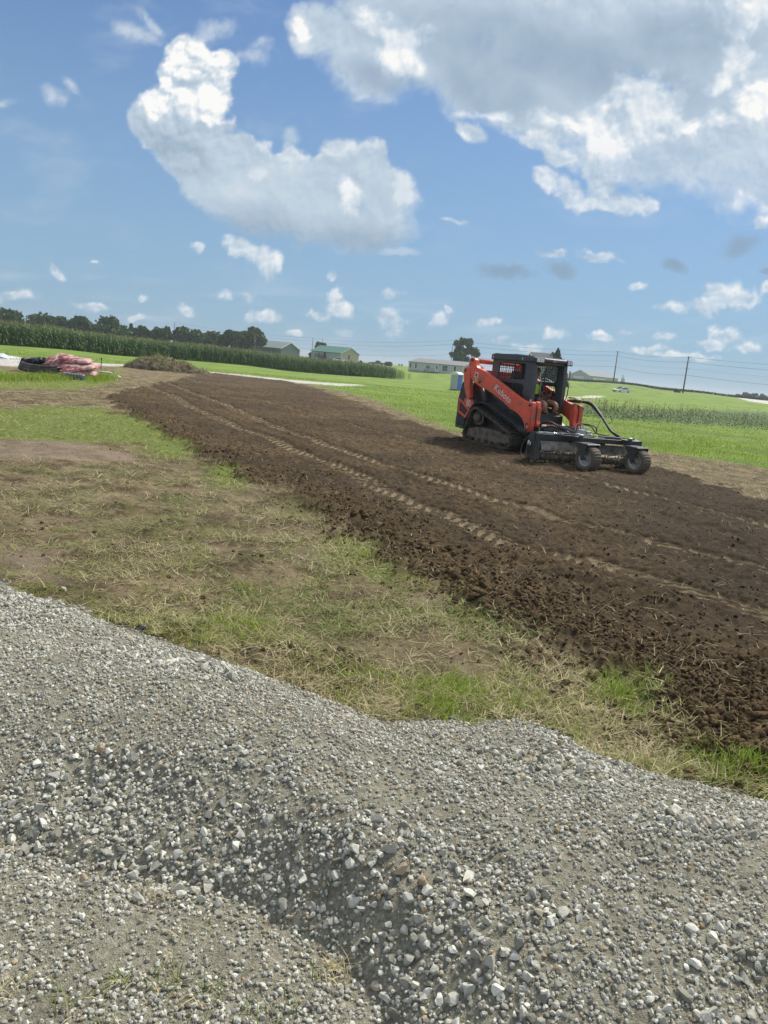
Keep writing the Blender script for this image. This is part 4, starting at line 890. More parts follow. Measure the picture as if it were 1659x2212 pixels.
for s in (-1, 1):
    hl = MB(); hl.prism([(s * .555, 1.945), (s * .555, 2.045), (s * .50, 2.06), (s * .30, 2.06), (s * .265, 2.01), (s * .29, 1.945)] if s < 0 else [(.555, 1.945), (.555, 2.045), (.50, 2.06), (.40, 2.06), (.365, 2.01), (.38, 1.945)], .99, 1.045, 'yz'); hl = hl.build('headlight', BLK, cab, .006)
    q_ = MB()
    for (a, c_) in (((.32, .425), (.435, .535)) if s < 0 else ((.40, .465), (.475, .54))): q_.box((1.047, s * (a + c_) / 2, 2.004), (.008, c_ - a, .080))
    q_.build('lamp_lens', LENS, hl, .003)
m = MB(); m.box((1.034, .01, 2.02), (.006, .075, .052)); m.build('roof_sticker', WHT, cab); m = MB(); m.box((1.038, .01, 2.02), (.004, .055, .030)); m.build('sticker_mark', BLK, cab)
for (x, y) in ((.62, -.553), (-.34, -.553)): m = MB(); m.box((x, y, 2.01), (.02, .005, .05)); m.build('side_marker', WHT, cab)
m = MB(); m.tube([(.96, .50, 1.60), (.985, .54, 1.58), (1.0, .56, 1.50), (.995, .56, 1.30), (.97, .545, 1.20)], .011, 8); m.build('grab_handle', BLK, cab)
m = MB(); m.tube([(.80, -.44, 1.92), (.81, -.43, 1.62), (.84, -.42, 1.30), (.86, -.43, .98)], .010, 8); m.build('door_frame', BLK, cab)
# floor, threshold, seat, controls
m = MB(); m.box((.45, 0, .86), (1.02, .86, .04)); m.box((.94, 0, .795), (.05, .84, .15)); m.prism([(.97, .70), (1.0, .70), (1.0, .86), (.90, .90), (.88, .88)], -.40, .40); m.build('threshold', mat('threshold_grey', (.13, .14, .145), .5, dirt=MUD, damt=.35), cab, .01)
m = MB(); m.box((1.006, -.02, .775), (.006, .16, .06)); m.box((1.006, .145, .77), (.006, .13, .06)); m.box((1.006, .30, .765), (.006, .13, .055)); m.build('warning_labels', WHT, cab); LBR = mat('label_brown', (.12, .07, .05), .6)
for (y, w) in ((.13, .04), (.175, .03), (.29, .08), (-.04, .05)): m = MB(); m.box((1.0105, y, .77), (.003, w, .025)); m.build('label_print', LBR, cab)
SEATM = mat('seat_vinyl', (.022, .023, .025), .6, var=.2)
m = MB(); m.box((.20, 0, 1.0), (.46, .46, .12)); m.box((-.06, 0, 1.30), (.12, .44, .56), rotm(0, -.12, 0)); m.box((-.12, 0, 1.66), (.09, .24, .16)); m.build('seat', SEATM, cab, .04)
for s in (-1, 1):
    m = MB(); m.box((.34, s * .31, 1.08), (.46, .12, .20)); m.tube([(.52, s * .30, 1.16), (.55, s * .30, 1.26), (.54, s * .30, 1.33)], [.018, .015, .028], 10); m.build('joystick_console', SEATM, cab, .02)
m = MB(); m.box((.66, 0, .90), (.3, .30, .06), rotm(0, -.3, 0)); m.build('footrest', BLK, cab, .01)
m = MB(); m.box((.70, .36, 1.32), (.06, .14, .12)); m.cyl((.70, .36, 1.25), (.68, .44, 1.10), .015, 8); m.build('display_screen', BLK, cab, .01)
m = MB(); m.cyl((.86, .36, 1.0), (.90, .36, 1.0), .09, 20); m.box((.88, .36, .92), (.05, .14, .1)); m.build('blower', BLK, cab)
# auxiliary couplers on the left arm
m = MB()
m.box((1.20, .58, 1.19), (.16, .30, .03), rotm(0, .15, .1)); m.box((1.24, .50, 1.225), (.12, .20, .02), rotm(.1, -.12, .2))
for k in range(4): m.cyl((1.18 + .03 * k, .52 + .055 * k, 1.20), (1.36 + .02 * k, .62 + .05 * k, 1.225 - .01 * k), .017, 10)
m.build('hydraulic_couplers', STEEL, ML, .003)
m = MB(); m.prism([(1.12, 1.255), (1.20, 1.285), (1.36, 1.28), (1.40, 1.25), (1.30, 1.262), (1.2, 1.262)], .42, .60); m.build('coupler_guard', mat('rust_guard', (.10, .035, .03), .6), ML, .004)
m = MB(); m.prism([(-.3, .60), (.15, 1.02), (.42, 1.0), (.6, .70), (1.02, .52), (1.02, .40)], .45, .49); m.build('side_plate', BLK, ML)
m = MB(); m.cyl((1.19, -.71, 1.13), (1.19, -.71, 1.17), .014, 8); m.build('grease_cap', WHT, ML)
# ------------------------------------------------------------------ power rake hitched in front, angled
RK = empty('power_rake', (4.03, 15.26, 0.0), -R(74), 'black hydraulic power rake with two caster wheels in front of the loader', 'power rake')
RK.location.z = .02
def tyre_obj(parent, cx_, cy_, r, w):
    wh = empty('wheel', (0, 0, 0)); wh.parent = parent
    def lug(t, i):
        if 3 <= i <= 9:
            k = (i - 6) * .12; a = ((t * 26 / (2 * pi)) + k * (1 if i > 6 else -1)) % 1
            return .010 if a < .55 else -.002
        return 0
    pr = [(r * .60, -w * .40), (r * .70, -w * .50), (r * .86, -w * .52), (r * .95, -w * .46), (r * .985, -w * .34), (r, -w * .17), (r, 0), (r, w * .17), (r * .985, w * .34), (r * .95, w * .46), (r * .86, w * .52), (r * .70, w * .50), (r * .60, w * .40)]
    m = MB(); m.lathe(pr, (cx_, cy_, r), 'y', 104, True, lug, closed=True); m.build('tyre', RUB2, wh)
    m = MB(); pr = [(r * .20, -w * .10), (r * .46, -w * .06), (r * .52, -w * .36), (r * .625, -w * .43), (r * .625, w * .43), (r * .52, w * .36), (r * .46, w * .06), (r * .20, w * .10)]
    m.lathe(pr, (cx_, cy_, r), 'y', 40); m.lathe([(.01, -.09), (.035, -.09), (.04, .09), (.01, .09)], (cx_, cy_, r), 'y', 16)
    for k in range(5): t = 2 * pi * k / 5; m.lathe([(.004, -.018), (.014, -.018), (.014, .018), (.004, .018)], (cx_ + r * .33 * cos(t), cy_ - w * .1, r + r * .33 * sin(t)), 'y', 8)
    m.build('rim', GALV, wh)
RUB2 = mat('muddy_tyre', (.125, .105, .082), .92, var=.35, vs=14, dirt=(.14, .115, .085), damt=.6, dscale=10, bmp=.6, bs=120)
# main beams (local x forward, y along the roller; -y is the end near the camera's left)
m = MB(); m.bar((.05, -1.30, .535), (.05, .93, .535), .10, .11); m.bar((.28, -.62, .545), (.28, .78, .545), .10, .09)
for y in (-.55, -.1, .5): m.bar((.05, y, .55), (.32, y, .55), .09, .08)
m.bar((.06, .80, .52), (.06, .98, .52), .13, .13); m.build('main_beam', BLK, RK, .008)
m = MB(); m.cyl((.05, -1.28, .605), (.05, -.62, .60), .028, 14); m.build('chrome_rod', mat('chrome_rod', (.45, .47, .49), .2, metal=.9), RK)
m = MB(); m.box((.12, -.42, .625), (.06, .70, .018), rotm(.0, 0, .15)); m.box((.20, .18, .62), (.12, .42, .03), rotm(0, 0, -.1)); m.box((.10, .36, .625), (.2, .36, .02)); m.bar((.02, -.85, .76), (.12, -.55, .66), .05, .05); m.build('hose_tray', GRYP, RK, .004)
# swing arm of the hitch, towards the loader
hp = Matrix.LocRotScale(RK.location, RK.rotation_euler, None).inverted() @ mw(1.38, 0, .42)
m = MB(); m.bar((0, -.17, .50), (hp.x, hp.y, .46), .16, .16); m.bar((0, -.55, .46), (hp.x, hp.y - .05, .44), .08, .08); m.bar((0, .2, .46), (hp.x, hp.y + .05, .44), .08, .08)
hm = Matrix.LocRotScale(RK.location, RK.rotation_euler, None).inverted() @ Matrix.LocRotScale(ML.location, ML.rotation_euler, None)
def hl_(x, y, z): return hm @ Vector((x, y, z))
P4 = [hl_(1.42, -.56, .20), hl_(1.42, .56, .20), hl_(1.42, .56, .64), hl_(1.42, -.56, .64)]; P5 = [hl_(1.44, -.56, .20), hl_(1.44, .56, .20), hl_(1.44, .56, .64), hl_(1.44, -.56, .64)]
m.add(P4 + P5, [(0, 1, 2, 3), (7, 6, 5, 4), (0, 4, 5, 1), (1, 5, 6, 2), (2, 6, 7, 3), (3, 7, 4, 0)]); m.build('hitch_frame', BLK, RK, .006)
# guards
RUSTG = mat('scuffed_flap_steel', (.25, .23, .20), .75, var=.25, vs=10, dirt=(.09, .072, .052), damt=.4, dscale=8, bmp=.3)
for (y0, y1) in ((-1.24, -.52), (-.50, .66), (.64, .86)):
    m = MB(); m.prism([(.10, .455), (.115, .455), (.215, .285), (.20, .285)], y0, y1)
    if y1 < .8:
        for k in range(int((y1 - y0) / .055)): y = y0 + .04 + k * .055; m.box((.207, y, .315), (.006, .008, .035), rotm(0, .5, 0))
        for k in range(6): y = y0 + .08 + k * (y1 - y0 - .16) / 5; m.lathe([(.002, 0), (.010, 0), (.008, .006), (.002, .008)], (.130, y, .425), 'x', 8)
    m.build('roller_guard', RUSTG, RK, .002)
# toothed roller
m = MB(); m.lathe([(.02, -1.20), (.085, -1.20), (.085, .88), (.02, .88)], (.02, 0, .155), 'y', 28)
k = 0
for i in range(150):
    y = -1.16 + 2.0 * i / 150; a = i * 2 * pi / 6 + (i // 6) * .30
    ca, sa = cos(a), sin(a); m.prism([(.08, -.014), (.112, -.006), (.112, .006), (.08, .014)], y - .008, y + .008, 'xz', Matrix.Translation((.02, 0, .155)) @ Matrix.Rotation(-a, 4, 'Y'))
m.build('toothed_roller', STEEL, RK)
# end plates
for (y, s) in ((-1.27, -1), (.90, 1)):
    m = MB(); m.prism([(-.36, .07), (-.34, .50), (-.26, .60), (-.02, .61), (.06, .58), (.16, .36), (.19, .10), (.14, .06), (-.28, .04)], y - .012, y + .012); m.bar((-.30, y + s * .02, .10), (.15, y + s * .02, .10), .03, .012); m.bar((-.05, y + s * .02, .10), (-.05, y + s * .02, .56), .02, .02)
    m.tube([(-.22, y + s * .05, .44), (-.24, y + s * .06, .30), (-.22, y + s * .06, .16)], [.03, .02, .035], 10); m.build('end_plate', BLK, RK, .004)
m = MB(); m.cyl((-.20, -1.33, .42), (-.21, -1.33, .34), .018, 10); m.cyl((-.12, -1.33, .40), (-.13, -1.33, .33), .014, 10); m.build('hose_fitting', WHT, RK)
m = MB(); m.tube([(-.36, -1.25, .52), (-.42, -1.32, .40), (-.45, -1.36, .20), (-.40, -1.36, .10), (-.30, -1.34, .05), (-.18, -1.33, .07), (-.16, -1.31, .14)], .010, 8); m.build('parking_stand', BLK, RK)
# casters
for cy_ in (-.53, .53):
    fk = empty('caster', (.72, cy_ + .01, 0)); fk.parent = RK; fk.rotation_euler.z = R(20)
    m = MB(); m.bar((.30, cy_ - .10, .56), (.48, cy_ - .09, .56), .09, .09); m.build('caster_bracket', BLK, RK, .004)
    m = MB(); m.prism([(-.30, .505), (-.20, .522), (.08, .515), (.10, .495), (-.2, .495)], -.18, .18)
    for sd_ in (-.175, .175): m.prism([(-.18, .515), (.08, .515), (.07, .44), (.035, .22), (0, .195), (-.035, .22), (-.10, .36), (-.18, .46)], sd_ - .007, sd_ + .007)
    m.cyl((0, -.20, .235), (0, .20, .235), .018, 12)
    m.cyl((-.24, 0, .50), (-.24, 0, .64), .045, 18); m.build('fork', BLK, fk, .004)
    m = MB(); m.lathe([(.002, .665), (.03, .662), (.046, .65), (.048, .64), (.002, .638)], (-.24, 0, 0), 'z', 20); m.build('pivot_cap', WHT, fk)
    tyre_obj(fk, 0, 0, .235, .235)
m = MB(); m.box((.335, -.50, .585), (.01, .05, .05)); m.build('small_label', WHT, RK)
# valve block, hoses
m = MB(); m.box((-.06, -.30, .665), (.10, .16, .10)); m.box((-.04, -.16, .655), (.09, .10, .08))
for k in range(4): m.cyl((-.06, -.36 + .055 * k, .71), (-.06, -.36 + .055 * k, .77), .014, 10)
m.box((.02, -.42, .625), (.08, .07, .03)); m.box((.04, -.10, .62), (.06, .10, .03)); m.build('valve_block', ALU, RK, .004)
W2R = Matrix.LocRotScale(RK.location, RK.rotation_euler, None).inverted()
def arc(pts, n=26):
    P_ = np.array(pts, float); t = np.linspace(0, 1, len(P_)); o = []
    for u in np.linspace(0, 1, n):
        # Catmull-Rom
        f = u * (len(P_) - 1); i = min(int(f), len(P_) - 2); f -= i; p0 = P_[max(i - 1, 0)]; p1 = P_[i]; p2 = P_[i + 1]; p3 = P_[min(i + 2, len(P_) - 1)]
        o.append(tuple(.5 * ((2 * p1) + (-p0 + p2) * f + (2 * p0 - 5 * p1 + 4 * p2 - p3) * f * f + (-p0 + 3 * p1 - 3 * p2 + p3) * f ** 3)))
    return o
m = MB(); a0 = W2R @ mw(1.34, .66, 1.21); pts = arc([a0, (-.55 + .1, .28, 1.13), (-.20, .12, .98), (-.05, .22, .80), (.08, .42, .655)])
a0 = W2R @ mw(1.34, .66, 1.21); a1 = W2R @ mw(1.52, .80, 1.17); a2 = W2R @ mw(1.62, .98, .99)
pts = arc([tuple(a0), tuple(a1), tuple(a2 * .6 + Vector((0, .2, .86)) * .4), (.02, .30, .74), (.10, .46, .635)])
m.tube(pts, [.026 + .016 * sin(pi * min(1, k / 14)) for k in range(len(pts))], 10); m.build('main_hose', HOSE, RK)
m = MB()
b0 = W2R @ mw(1.40, -.45, .55)
m.tube(arc([tuple(b0), (-.55, -.95, .72), (-.30, -.90, .80), (-.10, -.70, .70), (0, -.60, .63)]), .02, 8)
m.tube(arc([(b0.x, b0.y + .06, b0.z), (-.5, -.90, .66), (-.30, -.80, .72), (-.16, -.62, .66), (-.02, -.56, .62)]), .014, 8)
m.tube(arc([(-.04, -.45, .66), (-.2, -.34, .80), (-.2, -.14, .82), (-.1, .02, .78), (-.06, .04, .68), (-.02, -.06, .64)]), .012, 8)
m.tube(arc([(-.05, -.25, .72), (-.22, -.18, .80), (-.25, .02, .77), (-.12, .08, .66), (.06, .25, .63)]), .012, 8)
m.build('small_hose', HOSE, RK)
m = MB(); m.cyl((-.05, -.02, .64), (-.15, .18, 1.00), .005, 6); m.cyl((-.10, .30, .86), (-.2, .52, 1.02), .005, 6); m.build('guide_wire', HOSE, RK)
# ------------------------------------------------------------------ the operator
def skinned(name, chains, mt, parent, sub=2, radii_scale=1.0):
    me = bpy.data.meshes.new(name); V = []; E = []; Rr = []; key = {}
    for ch in chains:
        prev = None
        for (p, r) in ch:
            k = tuple(round(c, 4) for c in p)
            if k not in key: key[k] = len(V); V.append(p); Rr.append(r)
            if prev is not None and prev != key[k]: E.append((prev, key[k]))
            prev = key[k]
    me.from_pydata(V, E, []); o = link(name, me, None, parent); o.modifiers.new('skin', 'SKIN')
    for i, r in enumerate(Rr):
        sv = me.skin_vertices[0].data[i]; rr_ = r if isinstance(r, tuple) else (r, r); sv.radius = (rr_[0] * radii_scale, rr_[1] * radii_scale); sv.use_root = (i == 0)
    s_ = o.modifiers.new('sub', 'SUBSURF'); s_.levels = sub; s_.render_levels = sub
    dg = bpy.context.evaluated_depsgraph_get(); m2 = bpy.data.meshes.new_from_object(o.evaluated_get(dg)); o.modifiers.clear(); o.data = m2; m2.name = name
    for p_ in m2.polygons: p_.use_smooth = True
    m2.materials.clear(); m2.materials.append(mt); return o
SKIN = mat('tanned_skin', (.36, .185, .115), .55, var=.12, vs=10); VEST = mat('hi_vis_vest', (.42, .80, .04), .7, var=.12, vs=14, bmp=.3, bs=40); NAVY = mat('dark_shirt', (.025, .028, .035), .85, var=.2); SHORT = mat('dark_shorts', (.035, .035, .038), .85, var=.2); HAIR = mat('dark_hair', (.03, .018, .012), .8); SILV = mat('silver_stripe', (.6, .6, .58), .4); BOOT = mat('work_boot', (.10, .06, .035), .8)
PE = empty('person', tuple(mw(0, 0, 0)), -R(M_TH), 'seated operator in a lime hi-vis vest, dark shorts and boots inside the cab', 'person')
PE.location = tuple(mw(.20, 0, 0) - Vector((0, 0, 0)))
tor = [((.26, 0, 1.12), (.13, .16)), ((.25, 0, 1.22), (.12, .15)), ((.25, 0, 1.38), (.12, .17)), ((.27, 0, 1.50), (.11, .19)), ((.29, 0, 1.575), (.06, .10)), ((.31, 0, 1.63), (.05, .05)), ((.335, 0, 1.70), (.07, .065)), ((.35, 0, 1.78), (.088, .075)), ((.345, 0, 1.845), (.07, .065))]
def arm(s): return [((.27, 0, 1.50), (.11, .19)), ((.28, s * .19, 1.50), .062), ((.29, s * .235, 1.40), .055), ((.30, s * .27, 1.24), .045), ((.40, s * .285, 1.22), .042), ((.50, s * .29, 1.245), .032), ((.535, s * .30, 1.30), (.034, .028))]
def leg(s): return [((.26, 0, 1.12), (.13, .16)), ((.34, s * .10, 1.11), .088), ((.60, s * .14, 1.13), .078), ((.86, s * .17, 1.11), .060), ((.90, s * .17, 1.03), .058), ((.87, s * .17, .98), .056), ((.84, s * .165, .93), .042), ((.83, s * .16, .90), .04), ((.92, s * .16, .885), .036)]
body = skinned('body', [tor, arm(-1), arm(1), leg(-1), leg(1)], SKIN, PE)
for s in (-1, 1):                                                       # fingers closed round the lever, thumb on the inner side
    ch = []
    for k in range(4):
        z0 = 1.345 - .022 * k; ch.append([((.525, s * .30, z0), .010), ((.552, s * (.322), z0 + .002), .009), ((.572, s * .305, z0), .0085), ((.566, s * .288 , z0 - .002), .007)])
    ch.append([((.525, s * .285, 1.335), .011), ((.545, s * .268, 1.35), .009), ((.566, s * .272, 1.352), .008)])
    for c_ in ch: skinned('finger', [c_], SKIN, body, 1)
m = MB()                                                                # face: nose, eyes, mouth, ears
m.prism([(.43, 1.80), (.462, 1.762), (.43, 1.755)], -.014, .014); m.build('nose', SKIN, body, .004)
for s in (-1, 1): m = MB(); m.lathe([(.001, -.006), (.010, -.004), (.010, .004), (.001, .006)], (.428, s * .032, 1.80), 'x', 10); m.build('eye', HAIR, body)
m = MB(); m.box((.424, 0, 1.725), (.01, .045, .008)); m.build('mouth', mat('lips', (.30, .11, .09), .6), body)
for s in (-1, 1): m = MB(); m.lathe([(.004, -.01), (.026, -.008), (.022, .008), (.004, .01)], (.345, s * .078, 1.785), 'y', 12); m.build('ear', SKIN, body)
skinned('hair', [[((.31, 0, 1.75), (.080, .078)), ((.325, 0, 1.82), (.088, .084)), ((.335, 0, 1.865), (.075, .072))]], HAIR, PE)
skinned('shirt', [[((.255, 0, 1.12), (.137, .168)), ((.25, 0, 1.25), (.128, .16)), ((.25, 0, 1.38), (.127, .178)), ((.27, 0, 1.495), (.117, .197)), ((.29, 0, 1.56), (.062, .10))]] + [[((.27, 0, 1.495), (.117, .197)), ((.28, s * .19, 1.50), .068), ((.292, s * .235, 1.40), .064), ((.297, s * .255, 1.32), .060)] for s in (-1, 1)], NAVY, PE)
skinned('hi_vis_vest', [[((.253, 0, 1.16), (.142, .176)), ((.25, 0, 1.27), (.134, .170)), ((.25, 0, 1.39), (.134, .187)), ((.27, 0, 1.49), (.123, .200)), ((.285, 0, 1.545), (.075, .125))]], VEST, PE)
skinned('shorts', [[((.26, 0, 1.11), (.142, .172)), ((.35, s * .10, 1.11), .100), ((.58, s * .14, 1.13), .092), ((.70, s * .155, 1.125), .088)] for s in (-1, 1)], SHORT, PE)
for s in (-1, 1): skinned('boot', [[((.83, s * .16, .975), .052), ((.825, s * .16, .92), .055), ((.90, s * .16, .90), .044), ((.985, s * .16, .895), .036)]], BOOT, PE)
for s in (-1, 1):
    m = MB(); m.tube([(.405, s * .09, 1.53), (.40, s * .10, 1.42), (.395, s * .11, 1.24)], .012, 6, squash=.4); m.build('reflective_stripe', SILV, PE)
# ------------------------------------------------------------------ corn
LEAF_C = leafmat('corn_leaf', (.055, .115, .045), (.20, .30, .12), third=(.26, .23, .11), trans=.25)
def corn():
    def variant():
        V, F, T_, U_ = [], [], [], []
        H_ = random.uniform(2.0, 2.35)
        def quad(a, c, w1, w2, dirv, t, u):
            n = len(V); d = Vector(dirv).normalized()
            V.extend([a - d * w1, a + d * w1, c + d * w2, c - d * w2]); F.append((n, n + 1, n + 2, n + 3)); T_.extend([t] * 4); U_.extend([u] * 4)
        quad(Vector((0, 0, 0)), Vector((0, 0, H_)), .022, .014, (1, 0, 0), .5, 0); quad(Vector((0, 0, 0)), Vector((0, 0, H_)), .022, .014, (0, 1, 0), .5, 0)
        for k in range(11):
            z = .25 + (H_ - .45) * k / 10; a = (k % 2) * pi + random.uniform(-.7, .7); L = random.uniform(.45, .75); d = Vector((cos(a), sin(a), 0)); sd_ = Vector((-sin(a), cos(a), 0)); t = random.uniform(.1, 1)
            p0 = Vector((0, 0, z)); p1 = p0 + d * L * .35 + Vector((0, 0, L * .42)); p2 = p0 + d * L * .75 + Vector((0, 0, L * .38)); p3 = p0 + d * L + Vector((0, 0, L * random.uniform(-.1, .2)))
            quad(p0, p1, .03, .05, sd_, t, 0); quad(p1, p2, .05, .04, sd_, t, 0); quad(p2, p3, .04, .01, sd_, t, 0)
        for k in range(4):
            a = k * 1.6; quad(Vector((0, 0, H_)), Vector((cos(a) * .10, sin(a) * .10, H_ + .26)), .012, .012, (-sin(a), cos(a), 0), .8, 1)
        return np.array([v[:] for v in V]), np.array(F), np.array(T_), np.array(U_)
    vs = [variant() for _ in range(10)]
    # front edge of the field runs from the left, away to the right
    A0 = np.array([-64., 62.]); pts0 = [A0, gnd(0, 745)[:2] * (82 / gnd(0, 745)[1]), atd(364, 775.5, 107)[:2], atd(762, 812.7, 131)[:2], atd(893, 821, 157)[:2]]
    pts = []; 
    seg = np.array(pts0); d = np.hypot(*np.diff(seg, axis=0).T); c = np.concatenate([[0], np.cumsum(d)])
    nrm = np.array([-.75, .66])
    for row in range(24):
        off = row * .76 + (0 if row < 8 else (row - 8) * 1.2); st = .19 if row < 5 else .34
        t = np.arange(0, c[-1], st); x = np.interp(t, c, seg[:, 0]) + nrm[0] * off; y = np.interp(t, c, seg[:, 1]) + nrm[1] * off
        if row > 14: pass
        end = c[-1] - 3 * rng.uniform(0, 1) - row * .15; k = (t < end) & (rng.uniform(size=t.size) > sm(t, end - 16, end) * .93); pts.append(np.stack([x[k] + rng.normal(0, .05, k.sum()), y[k] + rng.normal(0, .05, k.sum()), np.full(k.sum(), t[0]) + t[k] / c[-1]], -1))
    pts = np.concatenate(pts); n = len(pts); z = macro(pts[:, 0], pts[:, 1])
    sc = rng.normal(1, .06, n) * (1 - .10 * pts[:, 2] - .42 * sm(pts[:, 2], .90, 1.0)) * (1 + .05 * fbm(pts[:, 0] / 3, pts[:, 1] / 3, 3, 480)); vi = rng.integers(0, 10, n); Vs, Fs, Ts, Us = [], [], [], []; base = 0
    for k in range(10):
        V, F, T_, U_ = vs[k]; i = np.where(vi == k)[0]; m_ = zrot(rng.uniform(0, 6.28, i.size)); VV = np.einsum('nij,kj->nki', m_, V) * sc[i][:, None, None] + np.stack([pts[i, 0], pts[i, 1], z[i] - .03], -1)[:, None, :]
        FF = F[None] + (np.arange(i.size) * len(V))[:, None, None] + base; base += i.size * len(V)
        Vs.append(VV.reshape(-1, 3)); Fs.append(FF.reshape(-1, 4)); Ts.append(np.clip(np.tile(T_, i.size) + np.repeat(rng.normal(0, .15, i.size), len(V)), 0, 1)); Us.append(np.tile(U_, i.size))
    print('corn plants', n)
    o = rawmesh('corn_field', np.concatenate(Vs), np.concatenate(Fs), LEAF_C, None, {'t': np.concatenate(Ts), 'u': np.concatenate(Us)}, True); tag(o, 'field of tall green corn across the left background', 'corn field', None, 'stuff')
corn()
# low crop rows on the rise at the right
def croprow():
    L = [(1215, 818, 236), (1340, 829.3, 234), (1420, 838.5, 234), (1500, 847.3, 234), (1600, 858.5, 234), (1654, 864.5, 232), (1800, 879, 232), (2000, 898, 232)]
    P_ = np.array([atd(a, b_, d)[:2] for a, b_, d in L]); N = 34000; t = rng.uniform(0, len(P_) - 1.001, N); i = t.astype(int); f = (t - i)[:, None]; q_ = P_[i] * (1 - f) + P_[i + 1] * f; dep = rng.uniform(0, 14, N) ** 1.0
    x = q_[:, 0] + rng.normal(0, .1, N); y = q_[:, 1] + dep; z = macro(x, y); 
    blades('soybean_crop', x, y, z + U(-.1, .55, N), U(.2, .4, N), U(.15, .32, N), U(.3, 1.3, N), U(0, 6.28, N), np.clip(rng.normal(.3, .25, N), 0, 1), U(0, .4, N), leafmat('soy_leaf', (.016, .034, .014), (.045, .085, .028), trans=.1), 'dark green crop on the rise before the skyline', .4)
croprow()
# ------------------------------------------------------------------ trees
TREE_L = leafmat('tree_leaf', (.030, .060, .018), (.115, .175, .045), trans=.2)
TREE_L2 = leafmat('tree_leaf_light', (.036, .066, .022), (.12, .18, .05), trans=.2)
SPRUCE_L = leafmat('spruce_needle', (.010, .026, .016), (.030, .062, .030), trans=.05)
BARK = mat('bark', (.085, .065, .048), .9, var=.3)
def leafcloud(pts, size, mt, parent, name='crown', tilt=1.0):
    n = len(pts); s_ = size * rng.uniform(.6, 1.3, n); a = rand_rot(n); q_ = np.array([[-1, -.6, 0], [1, -.6, .15], [1, .6, 0], [-1, .6, -.15]]) * .5
    V = np.einsum('nij,kj->nki', a, q_) * s_[:, None, None] + pts[:, None, :]; F = np.arange(n * 4).reshape(n, 4)
    h = (pts[:, 2] - pts[:, 2].min()) / (np.ptp(pts[:, 2]) + 1e-6); t = np.clip(.45 + rng.normal(0, .26, n), 0, 1)
    return rawmesh(name, V.reshape(-1, 3), F, mt, parent, {'t': np.repeat(t, 4), 'u': np.zeros(n * 4)}, False)
def tree(x, y, H_, W, label, kind='round', n=3000, mt=None, name='tree', seed=0, group=None, base=.12, size=None, trunk_r=.35):
    rs = random.Random(seed + 100); g = empty(name, (x, y, mz(x, y) - .1), rs.uniform(0, 6.28), label, 'tree', group); mt = mt or TREE_L
    lobes = []; z0 = H_ * base
    if kind == 'spruce':
        P_ = []
        for k in range(n):
            f = rs.random() ** .62; z = z0 + (H_ - z0) * (1 - f); rad = W / 2 * f * (.75 + .35 * ((z * 2.3) % 1)); a = rs.uniform(0, 6.28); q_ = rad * (rs.random() ** .4); P_.append((q_ * cos(a), q_ * sin(a), z - q_ * .25))
        P_ = np.array(P_); m = MB(); m.tube([(0, 0, 0), (0, 0, H_ * .95)], [trunk_r, .04], 8); m.build('trunk', BARK, g)
    else:
        nl = {'round': 16, 'open': 26, 'flat': 12, 'tall': 13}[kind]
        for k in range(nl):
            a = rs.uniform(0, 6.28); e = rs.uniform(-.75, 1) if kind != 'flat' else rs.uniform(.1, 1); q_ = sqrt(max(0, 1 - e * e)) * rs.uniform(.45, .92) * (1.25 if kind == 'open' else 1)
            lobes.append((q_ * cos(a) * W * .36, q_ * sin(a) * W * .36, z0 + (H_ - z0) * (.52 + .36 * e), W * rs.uniform(.13, .24) * (.50 if kind == 'open' else 1)))
        P_ = []; w = np.array([l[3] ** 2 for l in lobes]); w = w / w.sum(); cnt = (w * n).astype(int)
        for (lx, ly, lz, lr), c_ in zip(lobes, cnt):
            v = rng.normal(size=(c_, 3)); v /= np.linalg.norm(v, axis=1)[:, None]; rr_ = lr * (rng.uniform(0, 1, c_) ** .35) * (1 + .22 * np.sin(v[:, 0] * 5 + lx) * np.cos(v[:, 2] * 6 + ly)); P_.append(np.array([lx, ly, lz]) + v * rr_[:, None] * np.array([1, 1, .85]))
        P_ = np.concatenate(P_)
        m = MB(); tr = trunk_r; m.tube([(0, 0, 0), (.1, 0, H_ * .2), (0, .1, H_ * .5)], [tr * 1.3, tr, tr * .6], 9)
        for (lx, ly, lz, lr) in lobes[:10]: m.tube([(0, .02, H_ * rs.uniform(.2, .45)), (lx * .5, ly * .5, lz * .75), (lx, ly, lz)], [tr * .5, tr * .3, tr * .12], 6)
        m.build('trunk', BARK, g)
    leafcloud(P_, size or W * .05, mt, g)
    return g
def T(px0, px1, ytop, d, label, kind='round', ybase=None, group=None, **kw):
    "tree filling the columns px0..px1 up to ytop at distance d"
    cx_ = (px0 + px1) / 2; q_ = atd(cx_, 800, d); x, y = q_[0], q_[1]; W = (px1 - px0) / FPX * d * (1.32 if group else 1.08); zt = atd(cx_, ytop, d)[2]; H_ = zt - mz(x, y) + .1
    return tree(x, y, H_, W, label, kind, seed=int(cx_), group=group, **kw)
c2 = lambda x: x * .66305 / 1.82278; r2 = lambda y: (1180 + y * .66305) / 1.82278
GRP = 'trees in the line behind the corn'
